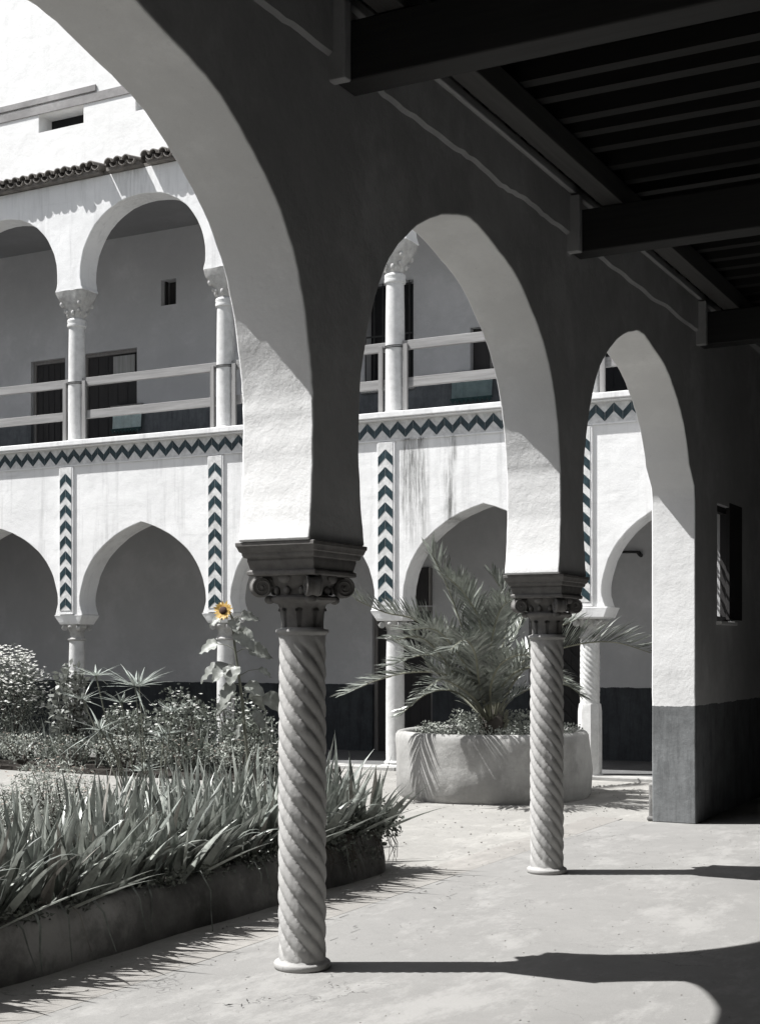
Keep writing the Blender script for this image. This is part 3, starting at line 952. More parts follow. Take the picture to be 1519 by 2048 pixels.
# ------------------------------------------------------------------ far wing: upper arcade
UA = [(-1.09, 7.02), (-1.125, 7.12), (-1.135, 7.27), (-1.10, 7.52), (-1.00, 7.75), (-0.85, 7.95), (-0.66, 8.10), (-0.42, 8.215), (-0.2, 8.26), (0, 8.275)]
UA = UA+[(-u, z) for u, z in reversed(UA[:-1])]
poly = [(XL, 8.66), (XL, 7.02)]
for i in range(6):
    poly += arch_pts((SUP[i]+SUP[i+1])/2, UA, .004)
last = [p for p in arch_pts((SUP[6]+SUP[7])/2, UA, .004) if p[0] < -0.21]
poly += last + [(-0.21, 8.08), (-0.21, 8.66)]
bm = bmesh.new()
prism(bm, poly, lambda u, v, d: (u, d, v), YF, YF+TH_F)
bmesh.ops.recalc_face_normals(bm, faces=bm.faces)
ua = fin(bm, 'upper_arcade', 'far_upper', angle=40); bevel(ua, .014, 2, 40)
tag(ua, 'white upper-storey wall of round arches under the tiled eave, stained above one arch', 'arcade')

def up_column(x, label):
    t = thing('balcony_column', label, 'column', (x, YF+TH_F/2, 4.738), 'slender columns of the upper gallery')
    bm = bmesh.new()
    lathe(bm, [(.165, 0.0), (.165, .03), (.135, .045), (.132, .06), (.130, .9), (.126, 1.4), (.120, 1.76)], 32)
    fin(bm, 'shaft', 'shaft_far', t, angle=45)
    bm = bmesh.new()
    lathe(bm, [(.118, 1.755), (.142, 1.765), (.145, 1.80), (.135, 1.82), (.146, 1.84), (.140, 1.87), (.118, 1.885)], 28)
    fin(bm, 'neck_ring', 'shaft_far', t, angle=60)
    bm = bmesh.new()
    rg = []
    for (r, z, pw) in ((.118, 1.875, 2), (.135, 1.93, 2.2), (.15, 2.0, 3), (.185, 2.07, 4), (.20, 2.09, 5), (.205, 2.13, 6), (.225, 2.15, 6), (.245, 2.20, 7), (.262, 2.27, 8), (.266, 2.284, 8)):
        rg.append([(a+.02*noise.noise(Vector((a*9, b_*9, z*11+x))), b_*.8+.02*noise.noise(Vector((a*9+5, b_*9, z*11+x))), c+.01*noise.noise(Vector((a*9, b_*9, x)))) for a, b_, c in squircle(r, r, z, 36, pw)])
    loft(bm, rg)
    for k in range(4):
        a = PI/4+k*PI/2; d = Vector((math.cos(a), math.sin(a)*.85, 0))
        for (q, zz, sz) in ((.235, 2.10, .048), (.185, 2.00, .036)):
            m = Matrix.Translation(d*q+Vector((0, 0, zz))) @ Matrix.Rotation(a, 4, 'Z') @ Matrix.Diagonal((sz*.8, sz*.7, sz, 1))
            bmesh.ops.create_icosphere(bm, subdivisions=2, radius=1, matrix=m)
    for k in range(8):
        a = k*PI/4+.2
        m = Matrix.Translation((.15*math.cos(a), .13*math.sin(a), 1.96+.02*(k % 2))) @ Matrix.Diagonal((.03, .03, .045, 1))
        bmesh.ops.create_icosphere(bm, subdivisions=2, radius=1, matrix=m)
    fin(bm, 'capital', 'cap_far', t, angle=60)
    return t
up_column(SUP[2], 'leftmost slender column of the upper gallery')
up_column(SUP[3], 'slender balcony column standing in the middle of the left arch view')
up_column(SUP[4], 'slender balcony column beside the edge of the big near arch')
up_column(SUP[5], 'slender balcony column seen alone through the middle near arch')
up_column(SUP[6], 'slender balcony column glimpsed through the smallest near arch')

LAB_R = ['railing of the leftmost upper bay, before two dark doorways', 'railing before the dark door and the small square window',
         'railing of the upper bay mostly hidden by the big arch', 'railing before the barred window and the dull green cloth', 'railing of the last upper bay by the corner']
for i in range(5):
    a, b_ = SUP[i+2], SUP[i+3]
    if i == 4: b_ = -0.12
    t = thing('balcony_railing', 'weathered wooden two-bar '+LAB_R[i], 'railing', ((a+b_)/2, YF+TH_F/2, 4.738), 'wooden railings of the upper gallery')
    c = (a+b_)/2
    for zt, nm in ((5.72, 'top_rail'), (5.225, 'middle_rail')):
        bm = bmesh.new(); box(bm, a+.10-c, b_-.10-c, -.035, .02, zt-.125-4.738, zt-4.738)
        o = fin(bm, nm, 'rail', t, smooth=False); bevel(o, .006, 2)
    for xx in (a+.185, b_-.185):
        bm = bmesh.new(); box(bm, xx-.032-c, xx+.032-c, -.075, -.038, 0.002, .93)
        o = fin(bm, 'post', 'railpost', t, smooth=False); bevel(o, .004, 2)
    # wire lashing round the column
    bm = bmesh.new()
    for k in range(2):
        rr = .137
        tube(bm, [(a-c+rr*math.cos(2*PI*j/16), rr*math.sin(2*PI*j/16), .90+k*.022+.006*math.sin(2*PI*j/16)) for j in range(17)], .006, 5)
    fin(bm, 'lashing', 'iron', t)

# upper back wall
bm = bmesh.new()
holes = [(-13.38, -12.60, 4.66, 6.70), (-12.22, -11.04, 4.66, 6.72), (-10.54, -10.23, 7.36, 7.79), (-6.66, -5.82, 5.60, 7.22), (-4.88, -4.25, 5.62, 6.38), (-2.95, -1.9, 4.66, 6.0)]
holed_wall(bm, XL, 4.7, 4.656, 8.95, holes, YB, YB+.35, lambda u, v, d: (u, d, v))
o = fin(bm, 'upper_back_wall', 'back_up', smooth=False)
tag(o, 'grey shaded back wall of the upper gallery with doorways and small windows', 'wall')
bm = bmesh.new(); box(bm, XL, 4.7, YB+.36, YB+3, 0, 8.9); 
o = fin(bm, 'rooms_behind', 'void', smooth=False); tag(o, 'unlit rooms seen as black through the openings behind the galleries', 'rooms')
door(-13.38, -12.60, 4.66, 6.70, 'dark upper door at the left edge of the view', y=YB)
door(-12.22, -11.04, 4.66, 6.72, 'wide dark upper doorway left of the small square window', y=YB)
t = thing('notice_board', 'pale grey panel in the corner of the wide upper doorway', 'panel', (-11.35, YB+.03, 6.33))
pbox('panel', 'doorgrey', t, -11.58, -11.12, YB+.045, YB+.065, 6.30, 6.62)
pbox('ledge', 'doorgrey', t, -11.60, -11.10, YB+.02, YB+.067, 6.27, 6.297)
t = thing('square_window', 'small square unglazed window high on the upper back wall', 'window', (-10.385, YB+.1, 7.36))
pbox('frame', 'door', t, -10.539, -10.505, YB+.1, YB+.16, 7.361, 7.789)
pbox('shutter', 'door', t, -10.50, -10.231, YB+.2, YB+.24, 7.361, 7.789)
t = thing('barred_window', 'tall dark barred window behind the balcony column in the middle arch', 'window', (-6.24, YB+.05, 5.6))
pbox('pane', 'void', t, -6.655, -5.825, YB+.2, YB+.22, 5.605, 7.215)
bm = bmesh.new()
for k in range(6):
    xx = -.37+k*.15
    tube(bm, [(xx, -.11, .02), (xx, -.11, 1.6)], .010, 6)
for z in (.08, .8, 1.55):
    box(bm, -.42, .42, -.118, -.104, z-.012, z+.012)
fin(bm, 'grille', 'iron', t)
pbox('sill', 'doorgrey', t, -6.70, -5.78, YB-.06, YB+.1, 5.55, 5.599)
t = thing('hinged_casement', 'dark window casement at the right of the middle arch view', 'window', (-4.56, YB+.1, 5.62))
pbox('leaf', 'door', t, -4.875, -4.6, YB+.1, YB+.13, 5.625, 6.375)
pbox('bar', 'trim', t, -4.595, -4.56, YB+.08, YB+.13, 5.625, 6.375)
door(-2.95, -1.9, 4.66, 6.0, 'dark low upper opening seen through the smallest near arch', y=YB, name='opening', cat='opening', mats='void')

def hung_cloth(x0, x1, z0, z1, label, mats, y=YB-.06):
    t = thing('hanging_cloth', label, 'cloth', ((x0+x1)/2, y, z0))
    w = (x1-x0)/2; h = z1-z0
    bm = bmesh.new()
    n = 14; m_ = 8
    g = [[bm.verts.new((-w+2*w*i/n, .018*math.sin(i*1.7+j*.3), .04+(h-.04)*j/m_)) for i in range(n+1)] for j in range(m_+1)]
    for j in range(m_):
        for i in range(n): bm.faces.new((g[j][i], g[j][i+1], g[j+1][i+1], g[j+1][i]))
    bmesh.ops.solidify(bm, geom=bm.faces[:], thickness=.006)
    fin(bm, 'fabric', mats, t)
    bm = bmesh.new()
    k = 9
    for i in range(k):
        a = -w+2*w*i/k; b_ = a+2*w/k
        prism(bm, [(a, .05), ((a+b_)/2, -.012), (b_, .05)], lambda u, v, d: (u, d, v), -.03, -.022)
    box(bm, -w-.01, w+.01, -.034, -.021, .05, .075)
    bmesh.ops.recalc_face_normals(bm, faces=bm.faces)
    fin(bm, 'scalloped_hem', 'cloth_hem', t, smooth=False)
    bm = bmesh.new(); box(bm, -w-.02, w+.02, -.02, .03, h, h+.03); fin(bm, 'rod', 'trim', t, smooth=False)
    return t
hung_cloth(-11.52, -10.90, 5.28, 5.72, 'pale green cloth with toothed hem hanging in the left upper bay', 'cloth')
hung_cloth(-5.16, -4.5, 5.26, 5.70, 'dull green cloth with toothed hem hanging in the middle arch view', 'cloth_dark')

# ceiling of the upper gallery
bm = bmesh.new(); box(bm, XL, -.21, YF+TH_F+.002, YB-.002, 8.62, 8.72)
tag(fin(bm, 'upper_ceiling', 'ceil_up', smooth=False), 'grey ceiling of the upper gallery behind the round arches', 'ceiling')

# eave and pantile roof
rt = thing('tiled_roof', 'sloping pantile roof edge above the upper arches, two tiles missing', 'roof', (0, YF, 8.66))
bm = bmesh.new(); box(bm, XL, -.21, -.11, .39, 0.003, .055)
MISS = (-9.66, -8.92)
fin(bm, 'eave_board', 'rooftile', rt, smooth=False)
bm = bmesh.new()
pitch = .164; x = XL
def half_tile(bm, x, y0, y1, z0, z1, r, up=True, n=9):
    L = []
    for (yy, zz) in ((y0, z0), (y1, z1)):
        for rr in (r, r-.014):
            L.append([bm.verts.new((x+rr*math.cos(PI*i/n), yy, zz+(rr*math.sin(PI*i/n) if up else -rr*math.sin(PI*i/n)+r*.55))) for i in range(n+1)])
    for i in range(n):
        bm.faces.new((L[0][i], L[0][i+1], L[2][i+1], L[2][i]))
        bm.faces.new((L[1][i+1], L[1][i], L[3][i], L[3][i+1]))
        bm.faces.new((L[0][i+1], L[0][i], L[1][i], L[1][i+1]))
        bm.faces.new((L[2][i], L[2][i+1], L[3][i+1], L[3][i]))
while x < -.3:
    j = random.uniform(-.025, .02); dz = random.uniform(-.008, .012)
    miss = any(abs(x-mx) < pitch*.55 for mx in MISS)
    gap = miss
    rise = .22
    for c in range(5):
        ya = -.17+c*.53+(j if c == 0 else random.uniform(-.02, .02)); yb = ya+.58
        if c == 0 and gap: ya += .20
        za = .075+dz+rise*(ya+.17); zb = .075+rise*(yb+.17)-.025
        half_tile(bm, x+random.uniform(-.006, .006), ya, yb, za+.02, zb+.02, .075)
        if not (c == 0 and gap):
            half_tile(bm, x+pitch/2, ya+.02, yb, za-.02, zb-.02, .072, up=False)
        else:
            half_tile(bm, x+pitch/2, ya+.02, yb, za-.02, zb-.02, .072, up=False)
    x += pitch
bmesh.ops.recalc_face_normals(bm, faces=bm.faces)
fin(bm, 'pantiles', 'rooftile', rt, angle=50)
# notch the eave board where tiles are missing: separate it into runs
bpy.data.objects.remove([o for o in rt.children if o.name.startswith('eave_board')][0])
bm = bmesh.new()
xs = [XL]
for mx in MISS: xs += [mx-.05, mx+.09]
xs += [-.21]
for a, b_ in zip(xs[0::2], xs[1::2]):
    box(bm, a, b_, -.11, .0, 0.003, .055)
box(bm, XL, -.21, .001, .39, 0.003, .055)
fin(bm, 'eave_board', 'rooftile', rt, smooth=False)

# terrace wall set back above the roof
bm = bmesh.new()
holes = [(-13.20, -12.19, 10.72, 11.03), (-11.07, -10.1, 10.72, 11.03)]
holed_wall(bm, XL-3, 4.7, 8.96, 15.5, holes, YB, YB+.42, lambda u, v, d: (u, d, v))
o = fin(bm, 'terrace_wall', 'terrace', smooth=False)
tw = tag(o, 'bright white upper terrace wall above the tiled roof', 'wall')
bm = bmesh.new(); box(bm, XL-3, 4.6, -.018, -.002, 0, .165)
o = fin(bm, 'string_course', 'band', tw, smooth=False); o.location = (0, YB, 11.035); bevel(o, .012, 2)
bm = bmesh.new(); box(bm, XL-3, -11.9, -.03, -.002, 0, .12)
o = fin(bm, 'coping', 'band', tw, smooth=False); o.location = (0, YB, 11.21); bevel(o, .02, 2)
t = thing('slot_window', 'wide dark slot window under the grey string course of the terrace wall', 'window', (-12.7, YB+.3, 10.72))
pbox('pane', 'void', t, -13.199, -12.191, YB+.34, YB+.36, 10.721, 11.029)
t = thing('slot_window', 'slot window of the terrace wall half hidden behind the near arch', 'window', (-10.6, YB+.3, 10.72))
pbox('pane', 'void', t, -11.069, -10.101, YB+.34, YB+.36, 10.721, 11.029)

# unseen wings added on two sides of the court to block sky light
ybox('added_west_wing', 'far_lime', 'plain white unseen wing added left of the courtyard to block sky light', 'wing', -22.5, -19.2, -14, 15, 0, 8.8, 0)
ybox('added_south_wing', 'far_lime', 'plain white unseen wing added behind the viewpoint to block sky light', 'wing', -19.1, -W-.3, -14, -10.5, 0, 8.8, 0)

# ------------------------------------------------------------------ round planter
PX, PY = -2.48, 8.163
t = thing('round_planter', 'big round whitewashed masonry planter holding the palm', 'planter', (PX, PY, 0))
bm = bmesh.new()
prof = [(1.03, -.02), (1.075, .05), (1.085, .30), (1.08, .50), (1.082, .62), (1.075, .68), (1.05, .715), (1.01, .72), (.97, .70), (.95, .64), (.95, .56)]
def pf(r, z, a):
    a2 = a-TH
    k = (abs(math.cos(a2))**2.2+abs(math.sin(a2))**2.2)**(-1/2.2)
    k = 1+(k-1)*.45
    return r*k*.985+.03*noise.noise(Vector((math.cos(a)*2.2, math.sin(a)*2.2, z*2.0)))+.010*noise.noise(Vector((math.cos(a)*7, math.sin(a)*7, z*7)))
lathe(bm, prof, 96, fn=pf, cap=False)
fin(bm, 'basin', 'planter', t, angle=60)
bm = bmesh.new(); lathe(bm, [(.99, .58), (.6, .62), (.2, .64)], 40, fn=lambda r, z, a: r)
fin(bm, 'soil', 'soil', t)

# ------------------------------------------------------------------ foliage builders
def blade(bm, p, az, lean, L, w, droop=0.6, seg=6, mi=0, twist=0.0, tip=0.0):
    """sword leaf: folded strip that bends over"""
    d = Vector((math.cos(az)*math.sin(lean), math.sin(az)*math.sin(lean), math.cos(lean)))
    side = Vector((-math.sin(az+twist), math.cos(az+twist), 0))
    cur = Vector(p); L_, R_, C_ = [], [], []
    for i in range(seg+1):
        t = i/seg
        ww = w*(0.75+0.5*math.sin(PI*min(t*1.15, 1)))*(1-t**2.6)*.8+0.0006
        nrm = d.cross(side).normalized()
        L_.append(bm.verts.new(cur-side*ww)); R_.append(bm.verts.new(cur+side*ww)); C_.append(bm.verts.new(cur+nrm*ww*.30))
        lean += droop*(t**1.5)/seg*2
        d = Vector((math.cos(az)*math.sin(lean), math.sin(az)*math.sin(lean), math.cos(lean)))
        cur = cur+d*(L/seg)
    for i in range(seg):
        for a, b_ in ((L_, C_), (C_, R_)):
            f = bm.faces.new((a[i], b_[i], b_[i+1], a[i+1])); f.material_index = mi; f.smooth = True

def iris_mesh(seed, n=15, hmin=.32, hmax=.66):
    random.seed(seed)
    bm = bmesh.new()
    fans = 4
    for f_ in range(fans):
        fx, fy = random.uniform(-.10, .10), random.uniform(-.10, .10)
        faz = random.uniform(0, PI)
        for k in range(n//fans+1):
            s = random.choice((-1, 1))
            az = faz+(0 if s > 0 else PI)+random.uniform(-.3, .3)
            lean = abs(random.gauss(.32, .26))
            L = random.uniform(hmin, hmax)
            dr = random.choice((.3, .5, .8, 1.8)) if random.random() < .45 else .15
            blade(bm, (fx+random.uniform(-.03, .03), fy+random.uniform(-.03, .03), -.01), az, lean, L, random.uniform(.018, .034), dr, 7,
                  mi=random.choice((0, 0, 0, 0, 0, 0, 1, 1, 1, 1, 1, 2)), twist=random.uniform(-.9, .9))
    me = bpy.data.meshes.new('iris_clump')
    bm.to_mesh(me); bm.free()
    me.materials.append(M['iris']); me.materials.append(M['iris2']); me.materials.append(M['iris3'])
    return me

# ------------------------------------------------------------------ near bed
BX = -1.06; BYE = 2.98; BXL = -7.0; BYB = 3.25
def bed_outline(off):
    x1 = BX-off; y1 = BYE+.18-off; r = .38
    pts = [(x1, -4.5)]
    for i in range(9):
        a = i/8*PI/2
        pts.append((x1-r+r*math.cos(a), y1-r+r*math.sin(a)))
    pts.append((BXL, y1))
    return pts
t = thing('bed_kerb', 'low rough cement kerb round the near iris bed', 'kerb', (BX, 0, 0))
bm = bmesh.new()
def dens(pts, step=.06):
    out = []
    for (a, b_) in zip(pts, pts[1:]):
        n = max(1, int(math.hypot(b_[0]-a[0], b_[1]-a[1])/step))
        for k in range(n): out.append((a[0]+(b_[0]-a[0])*k/n, a[1]+(b_[1]-a[1])*k/n))
    out.append(pts[-1]); return out
OUT = dens(bed_outline(0)); nO = len(OUT)
prof = [(-.02, -.03), (-.015, .08), (-.005, .16), (.005, .21), (.022, .255), (.05, .285), (.085, .292), (.12, .27), (.135, .22), (.14, .10)]
rows = []
for i, (x, y) in enumerate(OUT):
    a = OUT[max(i-1, 0)]; b_ = OUT[min(i+1, nO-1)]
    tx, ty = b_[0]-a[0], b_[1]-a[1]; l = math.hypot(tx, ty); nx, ny = -ty/l, tx/l
    row = []
    for (o_, z) in prof:
        jj = .03*noise.noise(Vector((x*2.2, y*2.2, z*4)))+.012*noise.noise(Vector((x*9, y*9, z*9)))
        row.append(bm.verts.new((x+nx*(o_+jj)-BX, y+ny*(o_+jj), z+(.04*noise.noise(Vector((x*2.3, y*2.3, 5)))+.015*noise.noise(Vector((x*9, y*9, 5))))*(z > .18))))
    rows.append(row)
for p, q in zip(rows, rows[1:]):
    for j in range(len(prof)-1): bm.faces.new((p[j], q[j], q[j+1], p[j+1]))
bmesh.ops.recalc_face_normals(bm, faces=bm.faces)
fin(bm, 'kerb_wall', 'cement', t, angle=70)
# soil
bm = bmesh.new()
nx_, ny_ = 44, 60
g = []
for i in range(nx_+1):
    row = []
    for j in range(ny_+1):
        x = BXL+(BX-.09-BXL)*i/nx_; y = -4.5+(BYE+.08+4.5)*j/ny_
        row.append(bm.verts.new((x, y, .25+.05*noise.noise(Vector((x*1.4, y*1.4, 0)))+.02*noise.noise(Vector((x*6, y*6, 2))))))
    g.append(row)
for i in range(nx_):
    for j in range(ny_):
        if i == nx_-1 and j >= ny_-2: continue
        bm.faces.new((g[i][j], g[i+1][j], g[i+1][j+1], g[i][j+1]))
fin(bm, 'near_bed_soil', 'soil')['kind'] = 'structure'

IR = [iris_mesh(100+k, 13) for k in range(7)]
def rim_mesh(seed):
    random.seed(seed)
    bm = bmesh.new()
    for k in range(13):
        az = random.gauss(0, .75) if random.random() < .8 else random.uniform(0, 2*PI)
        lean = abs(random.gauss(.30, .28))
        dr = random.choice((.15, .2, .3, .5, .9, 1.7))
        blade(bm, (random.uniform(-.09, .09), random.uniform(-.12, .12), -.01), az, lean, random.uniform(.34, .64), random.uniform(.021, .036), dr, 9,
              mi=random.choice((0, 0, 0, 0, 0, 0, 1, 1, 1, 1, 1, 2)), twist=random.uniform(-.8, .8))
    for k in range(random.choice((0, 1, 1, 2))):
        # old leaf hanging down in front of the kerb
        y0 = random.uniform(-.1, .1); p0 = Vector((.02, y0, .02)); o = random.uniform(-.12, .12); w = random.uniform(.006, .012)
        P_ = [p0, p0+Vector((.13, o*.3, .06)), p0+Vector((.22, o*.6, -.02)), p0+Vector((.25, o*.9, -.12)), p0+Vector((.26+random.uniform(0, .04), o*1.2, -.12-random.uniform(.04, .14)))]
        a = [bm.verts.new(q+Vector((0, -w*(1-.2*i), 0))) for i, q in enumerate(P_)]; c = [bm.verts.new(q+Vector((.004, w*(1-.2*i), 0))) for i, q in enumerate(P_)]
        for i in range(4):
            f = bm.faces.new((a[i], a[i+1], c[i+1], c[i])); f.material_index = 2 if k else 0; f.smooth = True
    me = bpy.data.meshes.new('iris_clump')
    bm.to_mesh(me); bm.free()
    me.materials.append(M['iris']); me.materials.append(M['iris2']); me.materials.append(M['iris3'])
    return me
RIM = [rim_mesh(140+k) for k in range(6)]
random.seed(21)
def put_iris(x, y, z, sc, label, group, lean=(0, 0), rim=False):
    o = bpy.data.objects.new('iris_clump', random.choice(RIM if rim else IR)); COL.objects.link(o)
    o.location = (x, y, z); o.scale = (sc, sc, sc*random.uniform(.9, 1.08))
    o.rotation_euler = (lean[0]+random.uniform(-.08, .08), lean[1]+random.uniform(-.08, .08), random.uniform(-.5, .5) if rim else random.uniform(0, 2*PI))
    tag(o, label, 'iris', group)
    return o
# rim row leaning out over the kerb
y = -2.6
while y < 2.9:
    put_iris(BX-.15-random.uniform(0, .08), y, .27, random.uniform(.85, 1.15), 'clump of sword-leaved iris leaning out over the near bed kerb', 'irises along the kerb of the near bed', (0, .10), True)
    y += random.uniform(.12, .18)
# tall rows right behind
for row, (x, ya, yb, k0) in enumerate(((-1.32, -2.4, 3.0, 1.0), (-1.50, -2.4, 3.0, 1.05), (-1.70, -2.2, 3.0, 1.0), (-1.92, .2, 3.0, .95), (-2.15, .9, 3.0, .95), (-2.4, 1.5, 3.0, .9), (-2.7, 2.0, 3.0, .85), (-3.0, 2.4, 3.0, .8))):
    y = ya+random.uniform(0, .15)
    while y < yb:
        sc = k0*random.uniform(.8, 1.15)
        if y > 2.0 and row < 5: sc *= 1.12
        put_iris(x+random.uniform(-.07, .07), y, .25, sc, 'tall clump of broad sword-shaped iris leaves in the middle of the near bed', 'irises filling the near bed', (random.uniform(-.12, .12), .20))
        y += random.uniform(.19, .30)

def leafy(bm, c, rx, ry, rz, n, ls, seed, mi=0, aspect=.45, shell=.45, up=0.3):
    rnd = random.Random(seed)
    for _ in range(n):
        while True:
            u = Vector((rnd.uniform(-1, 1), rnd.uniform(-1, 1), rnd.uniform(-1, 1)))
            if u.length <= 1 and u.length > shell*rnd.random(): break
        # clumpy outline
        k = 1+.35*noise.noise(Vector((u.x*2.2+seed, u.y*2.2, u.z*2.2)))
        if noise.noise(Vector((u.x*3+seed*3, u.y*3, u.z*3))) < -.22: continue
        p = Vector((c[0]+u.x*rx*k, c[1]+u.y*ry*k, c[2]+u.z*rz*k))
        d = Vector((rnd.gauss(0, 1), rnd.gauss(0, 1), rnd.gauss(up, .8))).normalized()
        s = d.cross(Vector((rnd.gauss(0, 1), rnd.gauss(0, 1), rnd.gauss(0, 1)))).normalized()
        l = ls*rnd.uniform(.6, 1.3); w = l*aspect*.5
        m_ = p+d*l*.5
        nn = d.cross(s)*w*.3
        v = [bm.verts.new(p), bm.verts.new(m_+s*w+nn), bm.verts.new(p+d*l), bm.verts.new(m_-s*w+nn)]
        f = bm.faces.new(v); f.material_index = mi; f.smooth = True

def blossoms(bm, c, rx, ry, rz, n, size, seed, mi=0):
    rnd = random.Random(seed)
    for _ in range(n):
        a = rnd.uniform(0, 2*PI); e = rnd.uniform(-.1, 1)
        k = rnd.uniform(.75, 1.12)
        p = Vector((c[0]+rx*k*math.cos(a)*math.cos(e*1.4), c[1]+ry*k*math.sin(a)*math.cos(e*1.4), c[2]+rz*k*math.sin(e*1.4)))
        for q in range(6):
            az = q*PI/3+rnd.uniform(-.2, .2)
            d = Vector((math.cos(az), math.sin(az), rnd.uniform(.1, .8))).normalized(); s = Vector((-math.sin(az), math.cos(az), 0))
            l = size*rnd.uniform(.8, 1.2)
            v = [bm.verts.new(p), bm.verts.new(p+d*l*.6+s*l*.4), bm.verts.new(p+d*l), bm.verts.new(p+d*l*.6-s*l*.4)]
            f = bm.faces.new(v); f.material_index = mi; f.smooth = True

def shrub(name, label, cat, c, rx, ry, h, n, ls, mat, seed, z0=.1, fl=0, flm='petal_white', fs=.03, aspect=.45, group=None):
    t = thing(name, label, cat, (c[0], c[1], z0), group)
    rnd = random.Random(seed)
    bm = bmesh.new()
    for k in range(14):
        a = rnd.uniform(0, 2*PI); q = rnd.uniform(.3, .8)
        e = Vector((rx*q*math.cos(a), ry*q*math.sin(a), h*rnd.uniform(.55, .95)))
        m_ = e*.5+Vector((rnd.uniform(-.05, .05), rnd.uniform(-.05, .05), .04))
        tube(bm, [(0.1*rx*math.cos(a), .1*ry*math.sin(a), 0), m_, e], [.012, .008, .003], 5)
    fin(bm, 'branches', 'twig', t)
    bm = bmesh.new()
    leafy(bm, (0, 0, h*.56), rx, ry, h*.50, n, ls, seed, aspect=aspect)
    fin(bm, 'foliage', mat, t, smooth=False)
    if fl:
        bm = bmesh.new(); blossoms(bm, (0, 0, h*.55), rx, ry, h*.48, fl, fs, seed+1)
        fin(bm, 'blossom', flm, t, smooth=False)
    return t

# ground cover between the irises
bm = bmesh.new(); rnd = random.Random(5)
for k in range(330):
    x = rnd.uniform(-6.8, BX-.1); y = rnd.uniform(-2.5, 3.0)
    leafy(bm, (x, y, .30), .16, .16, .10, 60, .05, 300+k, aspect=.5)
for k in range(40):
    y = rnd.uniform(-2.4, 2.9)
    leafy(bm, (BX-.05, y, .30), .08, .10, .06, 50, .035, 900+k)
o = fin(bm, 'bed_ground_cover', 'shrub', smooth=False); tag(o, 'low tangled greenery under the irises of the near bed', 'ground cover', kind='stuff')

# creeper over the bed corner
t = thing('creeper', 'dark trailing creeper over the rounded corner of the near bed', 'creeper', (BX-.1, BYE-.1, .3))
bm = bmesh.new()
rnd = random.Random(9)
for k in range(26):
    a = rnd.uniform(-.5, 1.6); 
    bx_, by_ = (.06+.0)*math.cos(a), .06*math.sin(a)
    yy = rnd.uniform(-.9, .1)
    pts = [(.0+rnd.uniform(-.1, .02), yy, .03), (.10, yy+rnd.uniform(-.05, .05), .02), (.15+rnd.uniform(0, .04), yy+rnd.uniform(-.08, .08), -.10), (.14+rnd.uniform(0, .05), yy+rnd.uniform(-.1, .1), -.10-rnd.uniform(.03, .16))]
    tube(bm, pts, [.005, .004, .003, .002], 4)
fin(bm, 'stems', 'twig', t)
bm = bmesh.new()
for k in range(20):
    leafy(bm, (rnd.uniform(-.12, .10), rnd.uniform(-.75, .15), rnd.uniform(.0, .12)), .12, .14, .09, 110, .036, 40+k, aspect=.7)
for k in range(8):
    leafy(bm, (.14, rnd.uniform(-.6, .1), rnd.uniform(-.16, -.02)), .035, .08, .07, 22, .03, 80+k, aspect=.7)
fin(bm, 'foliage', 'shrub', t, smooth=False)

# misc bushes in the near bed
shrub('feathery_bush', 'fine-leaved pale bush at the left edge of the near bed', 'bush', (-2.50, .98), .36, .36, .60, 5200, .035, 'shrub_grey', 61, .26, fl=70, flm='petal_pink', fs=.014, aspect=.22)
shrub('feathery_bush', 'smaller fine-leaved bush left of the papyrus', 'bush', (-3.15, 1.75), .34, .32, .42, 2600, .035, 'shrub_grey', 62, .26, fl=20, flm='petal_pink', fs=.014, aspect=.22)

# sunflower -------------------------------------------------------------
def at_cam(px, py, Z):
    """real point at depth Z in front of the viewpoint for a photograph pixel (used only to read positions off)"""
    X = (px-761.4)/F*Z; h = CH+(1300-py)/F*Z
    ct, st = math.cos(TH), math.sin(TH)
    return Vector((CX+X*ct-Z*st, CY+X*st+Z*ct, h))
ZS = 11.3
base = at_cam(507, 1640, ZS)
def rel(px, py, dz=0.0):
    return at_cam(px, py, ZS+dz)-base
sf = thing('sunflower', 'tall sunflower with one yellow bloom and drooping leaves in the near bed', 'sunflower', base)
bm = bmesh.new()
stem = [rel(507, 1645), rel(500, 1560), rel(490, 1470), rel(484, 1400), rel(476, 1340), rel(470, 1300), rel(466, 1260), rel(464, 1235), rel(458, 1224, -.02)]
tube(bm, stem, [.017, .016, .014, .012, .011, .010, .009, .008, .007], 8)
fin(bm, 'stem', 'stem', sf)
UPV = Vector((0, 0, 1)); FWD = Vector((-math.sin(TH), math.cos(TH), 0)); RTD = Vector((math.cos(TH), math.sin(TH), 0))
